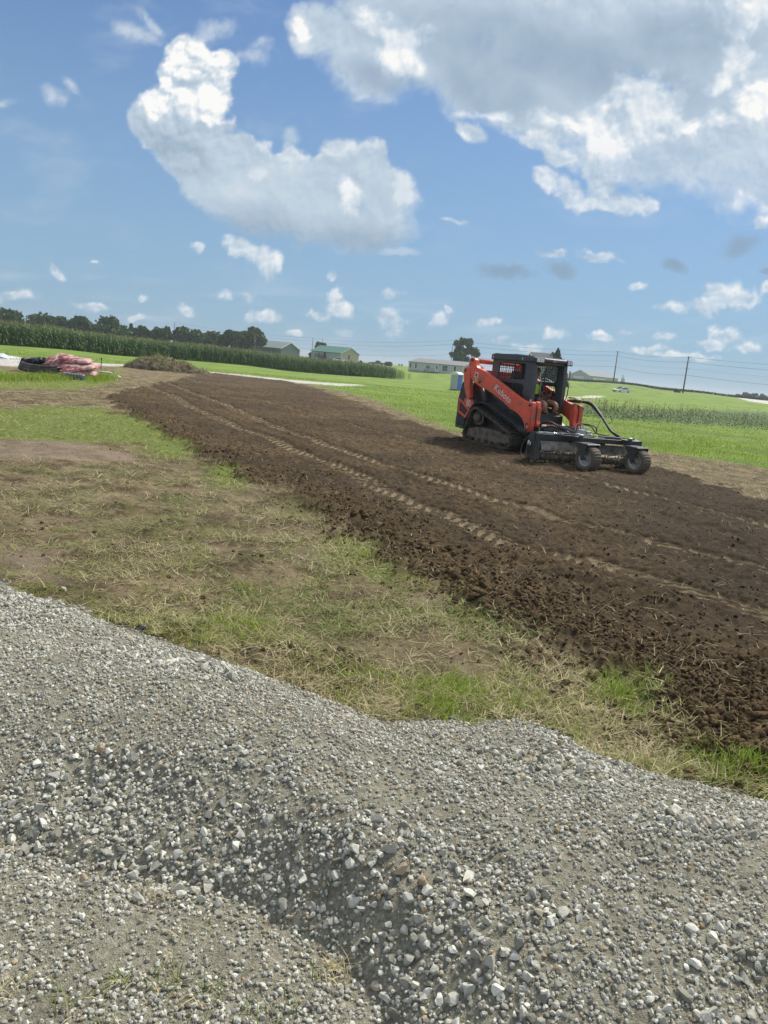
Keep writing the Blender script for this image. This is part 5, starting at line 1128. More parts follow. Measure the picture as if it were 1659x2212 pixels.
for (a, b_, yt, d, kind, lab) in [
    (-90, 120, 84, 240, 'round', 'broad tree cut off by the left edge of the photo, behind the corn'),
    (172, 345, 95, 240, 'round', 'wide low domed tree, second in the line from the left edge'),
    (330, 450, 100, 246, 'round', 'dark tree joined to the wide domed tree at the line\'s left'),
    (430, 550, 93, 246, 'tall', 'taller ragged tree just left of the even round dome'),
    (552, 735, 110, 240, 'round', 'even round dome shaped tree right of the first big gap'),
    (742, 800, 143, 250, 'spruce', 'small pointed conifer in the middle of the tree line'),
    (785, 872, 158, 248, 'round', 'low bushy tree touching the small pointed conifer'),
    (865, 965, 163, 248, 'round', 'low round tree left of the narrow spiky tree'),
    (945, 1015, 162, 244, 'tall', 'narrow spiky tree standing a little above its neighbours'),
    (1005, 1140, 172, 250, 'round', 'wide dense tree right of the narrow spiky tree'),
    (1105, 1235, 182, 252, 'round', 'dense low tree in the right half of the line'),
    (1200, 1300, 188, 256, 'round', 'lowest tree of the line, left of the flat topped tree'),
    (1262, 1350, 196, 250, 'round', 'small dark tree under the flat topped tree'),
    (1325, 1420, 165, 250, 'flat', 'flat topped tree near the right end of the line'),
    (1395, 1520, 196, 246, 'round', 'full green tree at the right end beside the metal shed'),
    (1435, 1552, 172, 262, 'flat', 'layered dark tree rising behind the line\'s right end')]:
    T(c2(a), c2(b_), r2(yt), d, lab, kind, group=GRP, n=3600 if b_ - a > 100 else 2400, base=.0, size=.8)
T(961, 1036, 726, 262, 'large open crowned tree behind the long white home', 'open', n=4600, mt=TREE_L2, base=.10, size=.55, trunk_r=.55, name='shade_tree')
T(1166, 1234, 752, 196, 'dark spruce standing right of the grey farmhouse roof', 'spruce', n=5200, mt=SPRUCE_L, base=.03, size=.55, name='spruce_tree')
c3 = lambda x: (1100 + x * .48222) / 1.82278; r3 = lambda y: (1250 + y * .48222) / 1.82278
c4 = lambda x: (2150 + x * .52682) / 1.82278; r4 = lambda y: (1330 + y * .52682) / 1.82278
T(c3(262), c3(398), r3(194), 285, 'light leafy tree behind the green roofed house', 'open', n=2400, mt=TREE_L2, base=.1, size=.7)
T(c3(228), c3(268), r3(270), 265, 'small shrubby tree at the left wall of the green roofed house', 'round', n=500, mt=TREE_L2, base=.05, size=.5, trunk_r=.12)
T(c3(646), c3(672), r3(352), 246, 'small round shrub at the right corner of the green roofed house', 'round', n=350, mt=TREE_L, base=.02, size=.35, trunk_r=.08, name='shrub')
for (a, b_, yt, lab) in [(1450, 1492, 436, 'leftmost low tree on the far right skyline'), (1490, 1550, 420, 'tallest of the far trees on the right skyline'), (1548, 1622, 430, 'wide far tree right of the tallest one on the skyline'), (1625, 1700, 444, 'far tree cut off by the right edge of the photo')]:
    T(c4(a), c4(b_), r4(yt), 430, lab, 'round', n=900, mt=TREE_L, base=.02, size=1.1, group='trees on the far right skyline')
T(c4(975), c4(1028), r4(400), 219, 'grassy bush at the foot of the nearer utility pole', 'round', n=350, mt=TREE_L2, base=.02, size=.35, trunk_r=.05, name='shrub')
# ------------------------------------------------------------------ buildings
GLASS = mat('dark_window_glass', (.035, .045, .055), .15, spec=.7, var=.3); TRIM = mat('white_trim', (.74, .75, .74), .6, var=.04)
SIDE_G = mat('grey_siding', (.36, .39, .40), .75, var=.06); SIDE_T = mat('tan_siding', (.50, .45, .37), .75, var=.06); ROOFG = mat('green_metal_roof', (.10, .22, .16), .5, var=.1); ROOFD = mat('grey_shingles', (.24, .245, .25), .85, var=.15)
STLW = mat('pale_metal_siding', (.40, .43, .44), .5, var=.05); STLR = mat('pale_metal_roof', (.22, .245, .26), .85, var=.05); DGRN = mat('dark_green_siding', (.11, .15, .14), .6); BRN = mat('dark_wood', (.09, .06, .045), .8); CONC = mat('concrete_base', (.33, .31, .28), .9, var=.15)
def window(parent, x, z, w, h, y, s=-1, cols=2, rows=2, axis='x'):
    f = MB(); p_ = MB(); t = .07
    def bx(mb, u, v, du, dv, dep):
        if axis == 'x': mb.box((u, y + s * dep / 2, v), (du, dep, dv))
        else: mb.box((y + s * dep / 2, u, v), (dep, du, dv))
    for sg in (-1, 1): bx(f, x + sg * w / 2, z, t, h + t, .09); bx(f, x, z + sg * h / 2, w + t, t, .09)
    for k in range(1, cols): bx(f, x - w / 2 + w * k / cols, z, .05, h, .075)
    for k in range(1, rows): bx(f, x, z - h / 2 + h * k / rows, w, .05, .075)
    o = f.build('window', TRIM, parent); bx(p_, x, z, w, h, .03); p_.build('pane', GLASS, o); return o
def gable_house(loc, rz, L, W, he, rise, wall, roof, label, cat='house', name='house', over=.35, gablemat=None, base=0.0):
    "ridge along local x"
    g = empty(name, loc, rz, label, cat)
    m = MB(); m.box((0, 0, he / 2 + base / 2), (L, W, he - base)); m.build('wall', wall, g)
    for s in (-1, 1): m = MB(); m.prism([(-W / 2, he), (W / 2, he), (0, he + rise)], s * L / 2 - .05, s * L / 2 + .05, 'yz'); m.build('gable_wall', gablemat or wall, g)
    for s in (-1, 1):
        m = MB(); sl = rise / (W / 2); m.prism([(0, he + rise + .02), (s * (W / 2 + over), he - over * sl + .02), (s * (W / 2 + over), he - over * sl + .16), (0, he + rise + .18)], -L / 2 - over, L / 2 + over, 'yz'); m.build('roof', roof, g)
    for sx in (-1, 1):
        m = MB()
        for s in (-1, 1): m.bar((sx * (L / 2 + over + .02), 0, he + rise + .06), (sx * (L / 2 + over + .02), s * (W / 2 + over), he - over * rise / (W / 2) + .06), .05, .20)
        m.build('roof_trim', TRIM, g)
    return g
# green roofed house: long side faces left-front, gable end faces right-front
q_ = atd(c3(500), r3(360), 238); A_ = R(-39)
gh = gable_house((0, 0, 0), 0, 14.5, 8.2, 3.0, 1.9, SIDE_G, ROOFG, 'single storey house with green metal roof and tan gable end beyond the corn', gablemat=SIDE_T)
gh.rotation_euler.z = R(-42); gh.scale = (.93,) * 3
# near corner is local (+L/2, -W/2)
cw = Matrix.Rotation(R(-42), 3, 'Z') @ Vector((7.25, -4.1, 0)) * .93; gh.location = (q_[0] - cw.x, q_[1] - cw.y, .75)
m = MB(); m.box((7.27, 0, 1.5), (.06, 8.2, 3.0)); m.build('tan_end_wall', SIDE_T, gh)
for (x, z, w, h) in ((-6.4, 1.05, .8, .7), (-3.2, 2.2, 1.0, 1.0), (5.0, 1.5, .9, 1.1), (-6.0, 2.35, .9, .35)): window(gh, x, z, w, h, -4.1)
m = MB(); m.box((-.6, -4.13, 2.0), (1.0, .08, 1.7)); m.build('door', GLASS, gh)
m = MB(); m.box((-1.4, -5.2, 1.15), (3.6, 2.2, .12)); 
for x in (-3.1, -1.4, .3):
    for y in (-6.2, -4.3): m.bar((x, y, -.4), (x, y, 2.0), .12, .12)
m.bar((-3.2, -6.25, 2.0), (.4, -6.25, 2.0), .1, .1)
for k in range(18): m.bar((-3.1 + .2 * k, -6.25, 1.2), (-3.1 + .2 * k, -6.25, 2.0), .05, .05)
m.build('deck', BRN, gh)
window(gh, -.6, 1.9, .9, 1.5, 7.31, 1, 1, 2, 'y'); m = MB(); m.box((7.30, 0, 1.5), (.02, .1, 3)); 
m = MB(); m.bar((7.3, -4.12, 0), (7.3, -4.12, 3.0), .12, .12); m.build('corner_trim', TRIM, gh)
# long manufactured home
D_ = 236; pa = atd(c3(1052), r3(446), D_); pb = atd(c3(1492), r3(483), D_ - 18)
an = atan2(pb[1] - pa[1], pb[0] - pa[0]); Lm = hypot(pb[0] - pa[0], pb[1] - pa[1])
zb = (pa[2] + pb[2]) / 2
mh = gable_house((0, 0, 0), 0, Lm, 8.0, 3.0, 1.15, mat('pale_grey_siding', (.52, .55, .55), .75, var=.06), ROOFD, 'long single storey manufactured home with grey siding and low roof', over=.25, cat='house')
mh.rotation_euler.z = an; nn = Vector((-sin(an), cos(an), 0)); mh.location = ((pa[0] + pb[0]) / 2 + nn.x * 4.0, (pa[1] + pb[1]) / 2 + nn.y * 4.0, zb)
fx = lambda zx: (zx - 1052) / (1492 - 1052) * Lm - Lm / 2
for (zx, w, h, cc) in ((1068, .85, 1.35, 1), (1115, .85, 1.35, 1), (1217, 1.7, .85, 2), (1355, 2.2, 1.5, 3), (1432, .95, 1.5, 1)): window(mh, fx(zx), 1.95, w, h, -4.0, -1, cc if cc > 1 else 1, 2)
m = MB(); m.box((fx(1290), -4.03, 1.75), (1.0, .08, 2.1)); dr = m.build('door', TRIM, mh); m = MB(); m.box((fx(1290), -4.08, 2.0), (.5, .03, 1.1)); m.build('pane', GLASS, dr)
m = MB(); m.box((0, 0, .33), (Lm + .06, 8.06, .66)); m.build('foundation_skirt', CONC, mh)
m = MB(); sx = fx(1278); m.box((sx, -4.9, .62), (2.6, 1.6, .1))
for k in range(5): m.box((sx - 1.5 - k * .3, -4.9, .55 - k * .13), (.3, 1.3, .08))
for (x0, x1, z0, z1) in ((sx - 1.3, sx + 1.3, 1.6, 1.6), (sx - 2.9, sx - 1.3, .95, 1.6)):
    m.bar((x0, -5.7, z0), (x1, -5.7, z1), .09, .09)
    for k in range(6): f_ = k / 5; m.bar((x0 + (x1 - x0) * f_, -5.7, z0 + (z1 - z0) * f_ - 1), (x0 + (x1 - x0) * f_, -5.7, z0 + (z1 - z0) * f_), .07, .07)
m.build('porch_steps', mat('grey_lumber', (.36, .35, .32), .85), mh)
m = MB()
for x in (-Lm / 2, Lm / 2): m.bar((x, -4.02, .6), (x, -4.02, 3.0), .14, .08)
m.build('corner_trim', TRIM, mh)
pool = MB(); pool.lathe([(.1, 0), (.95, 0), (1.0, .28), (.9, .30), (.85, .06), (.1, .05)], (0, 0, 0), 'z', 24); po = pool.build('wading_pool', mat('pool_blue', (.22, .50, .66), .5)); pp = atd(c3(1318), r3(483), 216); po.location = (pp[0], pp[1], pp[2] - .05); po.scale = (1.5, 1.2, 1); tag(po, 'shallow light blue wading pool on the lawn before the long home', 'pool')
m = MB(); m.tube([(0, 0, 0), (.05, 0, .9), (0, .05, 1.7)], [.22, .18, .06], 8); stt = m.build('tree_stump', BARK); pp = atd(c3(1181), r3(466), 228); stt.location = tuple(pp); tag(stt, 'slim dark post like shrub stem before the long home', 'stump')
# grey farmhouse behind the cab
pp = atd(1176, 800, 212); fh = gable_house((pp[0] - .5, pp[1], mz(pp[0], pp[1])), R(8), 7.4, 8.0, 5.4, 3.1, SIDE_G, mat('slate_roof', (.075, .085, .10), .8, var=.15), 'grey farmhouse with dark roof just visible above the loader cab', name='farmhouse')
top = atd(1170, 763, 212)[2]; fh.location.z = top - 8.6
for x in (-2.6, 0, 2.6):
    for z in (1.6, 4.2): window(fh, x, z, .9, 1.4, -4.25, -1, 1, 2)
m = MB(); m.box((2.2, 0, 8.75), (.5, .5, .9)); m.build('chimney', BRN, fh)
# pale metal barn on the skyline
pp = atd(c4(325), r4(322), 395); an = R(-38)
bn = gable_house((0, 0, 0), 0, 23, 13, 3.9, 2.6, STLW, STLR, 'pale grey metal barn with two roll doors on the skyline', 'barn', 'barn', .2)
bn.rotation_euler.z = R(38); cw = Matrix.Rotation(R(38), 3, 'Z') @ Vector((-11.5, -6.5, 0)); bn.location = (pp[0] - cw.x, pp[1] - cw.y, atd(c4(325), r4(285), 395)[2] - 3.9)
m = MB(); m.box((-11.56, .6, 1.75), (.08, 6.4, 3.3)); m.build('roll_door', mat('door_pale', (.62, .64, .66), .5), bn)
m = MB(); m.box((-4, -6.55, 1.6), (10, .08, 3.0)); m.build('roll_door', mat('door_white', (.72, .73, .74), .5), bn)
# dark green shed at the end of the tree line
q_ = atd(c2(1640), r2(320), 262); sh = gable_house((0, 0, 0), 0, 22, 11, 4.0, 2.2, DGRN, mat('grey_green_roof', (.20, .25, .235), .5), 'dark green metal shed with grey roof at the end of the tree line', 'shed', 'shed', .2)
sh.rotation_euler.z = R(-28); cw = Matrix.Rotation(R(-28), 3, 'Z') @ Vector((11, -5.5, 0)); qq = atd(608, 762, 262); sh.location = (qq[0] - cw.x - .3, qq[1] - cw.y, 0); sh.location.z = atd(603, 752.5, 262)[2] - 4.0
# grain tower, silo stub posts
m = MB(); m.lathe([(.05, 0), (1.5, 0), (1.5, 4.5), (.2, 5.6), (.05, 5.6)], (0, 0, 0), 'z', 16); m.bar((1.2, 0, 4), (-1.2, 0, 7.5), .5, .5); gt = m.build('grain_bin', STLW); pp = atd(c4(572), r4(336), 520); gt.location = (pp[0], pp[1], pp[2] - .5); gt.scale = (.85, .85, .75); tag(gt, 'tiny grain bin with loading spout on the skyline right of the barn', 'grain bin')
# ------------------------------------------------------------------ poles and wires
POLE = mat('weathered_pole', (.085, .07, .058), .9, var=.3); WIRE = mat('wire', (.10, .11, .12), .6)
def pole(px, ytop, ybase, d, label, r=.17, arm=0, brace=False, name='utility_pole', group='utility poles along the field'):
    b0 = atd(px, ybase, d); zb_ = b0[2]; rx = b0[0]
    zt = atd(px + (ybase - ytop) * .14, ytop, d)[2]; H_ = zt - zb_
    g = empty(name, (rx, b0[1], zb_), 0, label, 'pole', group)
    m = MB(); m.tube([(0, 0, -.6), (0, 0, H_)], [r, r * .62], 10); m.build('post', POLE, g)
    if arm:
        m = MB()
        for k in range(arm):
            z = H_ - .25 - k * 1.6
            for s in (-1, 1): m.bar((0, 0, z - .2), (s * .45, 0, z), .07, .07); m.cyl((s * .45, 0, z - .05), (s * .45, 0, z + .22), .07, 8)
        m.build('insulators', mat('insulator_grey', (.30, .30, .30), .4), g)
    return Vector((rx, b0[1], zb_)), H_
pA, hA = pole(c3(262), r3(166), r3(340), 372, 'leftmost thin utility pole, beside the green roofed house')
pA2, hA2 = pole(c3(340), r3(175), r3(340), 420, 'utility pole rising behind the right side of the light leafy tree'); pA3, hA3 = pole(c3(303), r3(180), r3(340), 470, 'most distant short pole top between two other poles', .12)
pB, hB = pole(c3(1393), r3(215), r3(440), 284, 'grey pole standing just left under the large open tree', .13)
p1, h1 = pole(c4(503), r4(100), r4(332), 268, 'dark leaning looking utility pole left of the silver car', .21, 1)
p2, h2 = pole(c4(1022), r4(138), r4(415), 222, 'nearer brown utility pole with insulators on the right', .22, 3)
p3 = Vector((124, 178, .5)); h3 = 11.0
g3 = empty('utility_pole', p3, 0, 'utility pole beyond the right edge of the photo', 'pole', 'utility poles along the field'); m = MB(); m.tube([(0, 0, -.6), (0, 0, 11)], [.2, .14], 10); m.build('post', POLE, g3)
p0 = Vector((-115, 400, 1.)); h0 = 11.5
g0 = empty('utility_pole', p0, 0, 'utility pole hidden behind the corn and trees at the left', 'pole', 'utility poles along the field'); m = MB(); m.tube([(0, 0, -.6), (0, 0, 11.3)], [.2, .14], 10); m.build('post', POLE, g0)
seq = [(p0, h0), (pA, hA), (pB, hB + 1.4), (p1, h1), (p2, h2), (p3, h3)]
for li, (drop, sag, nm) in enumerate(((.25, .012, 'top'), (1.55, .014, 'second'), (3.3, .014, 'thin third'), (5.2, .016, 'lowest'))):
    m = MB()
    for i in range(len(seq) - 1):
        (a, ha), (c_, hc_) = seq[i], seq[i + 1]; A1 = a + Vector((0, 0, ha - drop)); C1 = c_ + Vector((0, 0, hc_ - drop)); L = (C1 - A1).length
        m.tube([A1.lerp(C1, t / 14) - Vector((0, 0, 4 * sag * L * (t / 14) * (1 - t / 14))) for t in range(15)], (.030, .034, .016, .036)[li], 5)
    o = m.build('power_line', WIRE); tag(o, nm + ' of the four wires strung between the utility poles', 'wire', 'wires between the poles')
# ------------------------------------------------------------------ vehicles
TYR = mat('tyre_black', (.02, .02, .02), .8)
def car(loc, rz, paint, label, kind='sedan', scale=1.0, cat='car', name='parked_car'):
    g = empty(name, loc, rz, label, cat, None, scale)
    if kind == 'sedan':
        prof = [(-2.35, .35), (-2.38, .62), (-2.25, .88), (-1.65, .95), (1.05, .93), (2.10, .78), (2.38, .60), (2.36, .30), (1.9, .24), (-1.95, .24)]; cabp = [(-1.85, .93), (-1.05, 1.38), (-.55, 1.44), (.15, 1.43), (1.15, .92)]; win = [(-1.55, .97), (-.98, 1.33), (-.52, 1.38), (.12, 1.37), (.92, .96)]; wx = (1.42, -1.40)
    else:
        prof = [(-2.75, .5), (-2.75, 1.05), (-.75, 1.08), (1.25, 1.12), (2.45, 1.02), (2.7, .85), (2.7, .45), (2.2, .36), (-2.3, .36)]; cabp = [(-.85, 1.05), (-.70, 1.72), (-.1, 1.80), (.55, 1.78), (1.35, 1.10)]; win = [(-.68, 1.14), (-.58, 1.64), (-.1, 1.70), (.50, 1.69), (1.12, 1.14)]; wx = (1.75, -1.75)
    def shell(P_, w0, w1, z0, z1):
        n = len(P_); V = []
        for f_ in (-1, -.93, .93, 1):
            for (x, z) in P_:
                w = w0 + (w1 - w0) * (z - z0) / (z1 - z0); k = 1 if abs(f_) < 1 else .985; V.append((x * k if abs(f_) == 1 else x, f_ * w * (1 if abs(f_) == 1 else 1.0), z if abs(f_) < 1 else z * .985 + .008))
        F = [tuple(range(n)), tuple(range(4 * n - 1, 3 * n - 1, -1))] + [(r_ * n + i, (r_ + 1) * n + i, (r_ + 1) * n + (i + 1) % n, r_ * n + (i + 1) % n) for r_ in range(3) for i in range(n)]
        return V, F
    m = MB(); m.add(*shell(smoothpoly(prof, 1), .90, .86, .24, .95)); bo = m.build('body', paint, g, .02)
    m = MB(); m.add(*shell(smoothpoly(cabp, 1), .86, .66, .93, 1.44 if kind == 'sedan' else 1.8)); m.build('cabin', paint, g, .02)
    for s in (-1, 1):
        m = MB(); n = len(win); V = []; zt = win[2][1]; zb0 = win[0][1]
        for (x, z) in win: w = (.86 + (.66 - .86) * (z - .93) / ((1.44 if kind == 'sedan' else 1.8) - .93)) + .006; V.append((x, s * w, z))
        m.add(V, [tuple(range(n))]); xm = (win[0][0] + win[-1][0]) / 2 - .1
        m.build('side_window', GLASS, g); m = MB(); m.bar((xm, s * .865, zb0), (xm + .04, s * .70, zt), .06, .02); m.build('door_pillar', paint, g)
    (xa, za), (xb, zb1) = cabp[-1], cabp[-2]
    m = MB(); m.add([(xa - .06, -.72, za + .05), (xa - .06, .72, za + .05), (xb + .06, .58, zb1 - .04), (xb + .06, -.58, zb1 - .04)], [(0, 1, 2, 3)]); m.v = [(x + .03, y, z + .03) for x, y, z in m.v]; m.build('windscreen', GLASS, g)
    (xa, za), (xb, zb1) = cabp[0], cabp[1]
    m = MB(); m.add([(xa + .05, -.72, za + .05), (xa + .05, .72, za + .05), (xb - .04, .58, zb1 - .04), (xb - .04, -.58, zb1 - .04)], [(0, 1, 2, 3)]); m.v = [(x - .03, y, z + .03) for x, y, z in m.v]; m.build('rear_window', GLASS, g)
    for x in wx:
        for s in (-1, 1):
            m = MB(); m.lathe([(.16, -.1), (.30, -.1), (.325, -.06), (.325, .06), (.30, .1), (.16, .1)], (x, s * .80, .325), 'y', 20); w_ = m.build('wheel', TYR, g); m = MB(); m.lathe([(.02, -.09), (.20, -.105), (.20, .105), (.02, .09)], (x, s * .80, .325), 'y', 14); m.build('rim', GALV, w_)
    for s in (-1, 1):
        m = MB(); m.box((prof[6][0] - .12, s * .68, .68 if kind == 'sedan' else .85), (.14, .34, .13)); m.build('headlight', LENS, g); m = MB(); m.box((prof[1][0] + .06, s * .68, .74 if kind == 'sedan' else .9), (.10, .30, .13)); m.build('tail_light', mat('tail_red', (.35, .02, .02), .3), g)
    m = MB(); m.box((prof[6][0] - .03, 0, .48), (.08, 1.1, .14)); m.build('grille', TYR, g)
    return g
SILV2 = mat('silver_car_paint', (.70, .72, .74), .3, metal=.0, var=.03, coat=.5); WCAR = mat('white_car_paint', (.78, .79, .80), .3, var=.02, coat=.5); GCAR = mat('dark_pickup_paint', (.10, .11, .115), .35, coat=.4)
pp = atd(c4(560), r4(416), 188); car((pp[0], pp[1], pp[2] + .12), R(212), SILV2, 'silver sedan parked alone on the grass at the right')
pp = atd(c3(493), r3(364), 226); car((pp[0], pp[1], pp[2] - .15), R(8), WCAR, 'white car half hidden by corn before the green roofed house')
pp = atd(c3(800), r3(388), 322); car((pp[0], pp[1], pp[2]), R(15), GCAR, 'small dark pickup on the skyline between the two houses', 'pickup', 1.0, 'pickup')
pp = atd(1172, 834, 150); car((pp[0], pp[1], pp[2]), R(165), WCAR, 'white car glimpsed through the mesh of the loader cab')
BALE = mat('dark_bale', (.05, .045, .04), .95, var=.3)
for (a, lab) in ((877, 'left one of two dark round bales on the skyline'), (899, 'right one of two dark round bales on the skyline')):
    pp = atd(c3(a), r3(401), 330); m = MB(); m.lathe([(.05, -.8), (.95, -.8), (1.05, -.6), (1.05, .6), (.95, .8), (.05, .8)], (0, 0, 1.0), 'y', 20); o = m.build('hay_bale', BALE); o.location = tuple(pp); o.rotation_euler.z = .6; tag(o, lab, 'bale', 'round bales')
FPOST = mat('grey_post', (.16, .15, .135), .9)
for (fn, fr, a, yt, yb, d, lab) in ((c3, r3, 740, 366, 379, 320, 'tiny mailbox on a post left of the dark pickup'), (c3, r3, 998, 384, 405, 320, 'tiny mailbox on a post right of the bales'), (c3, r3, 976, 382, 404, 340, 'thin marker post left of the tiny mailbox')):
    b0 = atd(fn(a), fr(yb), d); zt = atd(fn(a), fr(yt), d)[2]; g = empty('mailbox' if 'mailbox' in lab else 'marker_post', tuple(b0), 0, lab, 'mailbox' if 'mailbox' in lab else 'post'); H_ = zt - b0[2]; m = MB(); m.bar((0, 0, -.2), (0, 0, H_), .14, .14); m.build('post', FPOST, g)
    if 'mailbox' in lab: m = MB(); m.prism([(-.35, H_ - .5), (.35, H_ - .5), (.35, H_ - .1), (.2, H_ + .1), (-.2, H_ + .1), (-.35, H_ - .1)], -.6, .6); m.build('box', BALE, g)
for (a, yt, yb, mt, lab) in ((1245, 418, 446, TRIM, 'slim white marker post right of the nearer utility pole'), (1347, 428, 447, mat('yellow_marker', (.55, .55, .10), .6), 'small yellow guard post left of the far road')):
    b0 = atd(c4(a), r4(yb), 205); zt = atd(c4(a), r4(yt), 205)[2]; m = MB(); m.tube([(0, 0, -.2), (0, 0, zt - b0[2]), (0, 0, zt - b0[2] + .08)], [.09, .09, .02], 8); m.box((0, -.1, (zt - b0[2]) * .8), (.16, .04, .3)); o = m.build('marker_post', mt); o.location = tuple(b0); tag(o, lab, 'post')
for (a, yt, yb, lab) in ((172, 248, 312, 'dark dead tree trunk at the left corner of the barn'), (154, 264, 308, 'short dark post between the cab and the dead trunk')):
    b0 = atd(c4(a), r4(yb), 300); zt = atd(c4(a) + 1, r4(yt), 300)[2]; m = MB(); H_ = zt - b0[2]; m.tube([(0, 0, -.4), (.05, 0, H_ * .6), (-.05, 0, H_)], [.42, .36, .2], 8); m.tube([(0, 0, H_ * .6), (.5, .1, H_ * .85)], [.18, .08], 6); o = m.build('dead_trunk', BARK); o.location = tuple(b0); tag(o, lab, 'trunk')
# ------------------------------------------------------------------ portable toilet
pp = atd(984, 843, 104); pt = empty('portable_toilet', (pp[0], pp[1], pp[2] - .02), R(-38), 'grey and blue portable toilet with white roof on the lawn', 'toilet', None, 1.0)
GP = mat('grey_plastic', (.44, .48, .47), .55, var=.06); BP = mat('blue_plastic', (.06, .17, .62), .45, var=.08)
m = MB(); m.box((0, 0, 1.1), (1.12, 1.12, 2.0)); 
for k in range(4): 
    m.box((-.4 + .27 * k, -.565, 1.15), (.05, .03, 1.6)); m.box((-.565, -.4 + .27 * k, 1.15), (.03, .05, 1.6))
m.build('cabin_wall', GP, pt, .03)
m = MB(); m.box((.57, 0, 1.12), (.06, 1.08, 2.02)); m.box((.60, 0, 1.1), (.03, .74, 1.8)); d_ = m.build('door', BP, pt, .01); m = MB(); m.box((.63, .28, 1.1), (.03, .06, .16)); m.build('handle', TRIM, d_)
m = MB(); m.box((0, 0, .08), (1.2, 1.2, .14)); m.build('skid', FPOST, pt)
m = MB(); m.prism([(-.64, 2.05), (.64, 2.05), (.64, 2.16), (.45, 2.34), (.15, 2.44), (-.15, 2.44), (-.45, 2.34), (-.64, 2.16)], -.64, .64); m.build('roof', TRIM, pt, .03)
m = MB(); m.cyl((-.35, -.35, 2.2), (-.35, -.35, 2.5), .05, 8); m.build('vent_pipe', TRIM, pt)
# ------------------------------------------------------------------ piled materials at the left
BAGR = mat('red_plastic_bag', (.40, .065, .075), .5, var=.25, vs=4, dirt=(.55, .42, .38), damt=.62, dscale=5, bmp=.25, bs=18); BAGT = mat('bag_pale_print', (.52, .40, .36), .45, var=.3, vs=5, dirt=(.25, .05, .05), damt=.3, dscale=6)
c5 = lambda x: x * .30139 / 1.82278; r5 = lambda y: (1350 + y * .30139) / 1.82278
def bag_mesh(seed):
    rs = np.random.default_rng(seed); nx, ny = 20, 12; V = []; F = []
    for side in (1, -1):
        for j in range(ny + 1):
            for i in range(nx + 1):
                u = i / nx * 2 - 1; v = j / ny * 2 - 1; e = (1 - abs(u) ** 3.2) * (1 - abs(v) ** 2.6); z = side * .085 * e ** .5 if e > 0 else 0
                k = 1 - .05 * (1 - abs(v)) ** 2 * (abs(u) > .97); V.append((u * .40 * (1 - .05 * v * v), v * .24 * (1 - .06 * u * u) , z + .012 * sin(u * 7 + seed) * cos(v * 5 + seed * 2) * (1 if side > 0 else .4)))
        b0 = 0 if side == 1 else (nx + 1) * (ny + 1)
        for j in range(ny):
            for i in range(nx): a = b0 + j * (nx + 1) + i; q_ = (a, a + 1, a + nx + 2, a + nx + 1); F.append(q_ if side == 1 else q_[::-1])
    m = MB(); m.add(V, F, True); m.box((.415, 0, 0), (.05, .42, .006)); m.box((-.415, 0, 0), (.05, .42, .006)); return m
b0 = gnd(c5(950), r5(445)); BX = -.14; ex = Vector((1, .25, 0)).normalized()
bag_specs = [  # P-photo anchor (x, y in the crop), depth offset, yaw, tilt, label
    (1010, 405, .15, .10, .03, 'lowest red bag at the front of the pile, beside the pipe end'), (1020, 372, .2, .0, .05, 'red bag with pale belly, second up at the front of the pile'), (990, 320, .35, .08, -.06, 'broad pale and red bag in the middle of the pile front'), (1150, 400, .25, .2, .0, 'lowest bag at the right end of the red pile'),
    (1140, 350, .2, .15, -.25, 'creased red and white bag sloping down the right end'), (880, 300, .75, .0, .0, 'red bag low behind the pipe coil'), (770, 258, .95, -.05, -.25, 'bright red bag sagging over the left shoulder of the pile'), (890, 250, .85, .1, -.2, 'long red bag on top in the middle of the pile'),
    (800, 222, 1.2, .1, -.1, 'brownish red bag topmost at the left of the pile'), (960, 215, .7, .3, .15, 'pale bag standing behind, highest point of the pile'), (1085, 250, .55, .05, -.05, 'large bright red printed bag at the top right'), (1170, 320, .55, .2, -.1, 'small visible end of a red bag behind the right end')]
for i, (zx, zy, dp, yaw, tl, lab) in enumerate(bag_specs):
    d = b0[1] + dp; pt_ = atd(c5(zx), r5(zy), d); bm_ = bag_mesh(i % 4); o = bm_.build('mulch_bag', BAGR); o.location = (pt_[0] + BX, pt_[1], max(.09, pt_[2] + .02)); o.rotation_euler = (tl * .3 + .25, tl, yaw); o.scale = (1.15, 1.25, 1.35)
    tag(o, lab, 'bag', 'red plastic bags in the pile')
    p_ = MB(); 
    for k in range(3): p_.box((-.18 + k * .16, -.03 + .03 * (k % 2), .0875), (.10, .05 + .03 * (k % 2), .006))
    p_.build('printed_panel', BAGT, o)
# corrugated black pipe: a flat coil of several turns
PIPE = mat('black_corrugated_pipe', (.022, .024, .026), .5, var=.2, dirt=(.11, .10, .085), damt=.45, dscale=4)
def corr(m, pts, r, per=3, n=14):
    P_ = arc(pts, len(pts) * 10); out = []; rad = []
    for i, p_ in enumerate(P_): out.append(p_); rad.append(r if i % 2 else r * .90)
    m.tube(out, rad, n)
pc = gnd(c5(540), r5(400)); cc = Vector((pc[0] + .05, pc[1] + .25, 0))
m = MB(); pts = []
for k in range(0, 60):
    t = k / 59 * 2 * pi * 3.15 + 2.6; tn = k / 59; pts.append((cc.x + (1.0 - .12 * tn + .03 * sin(3 * t)) * cos(t), cc.y + (.72 - .06 * tn) * sin(t), .10 + .085 * (tn * 3.0) + .02 * sin(t * 2 + 1) + .085 * (1 + sin(t)) * (.4 + tn)))
corr(m, pts, .088); o = m.build('drain_pipe_coil', PIPE); tag(o, 'flat oval coil of thick black corrugated drain pipe in the grass', 'pipe coil')
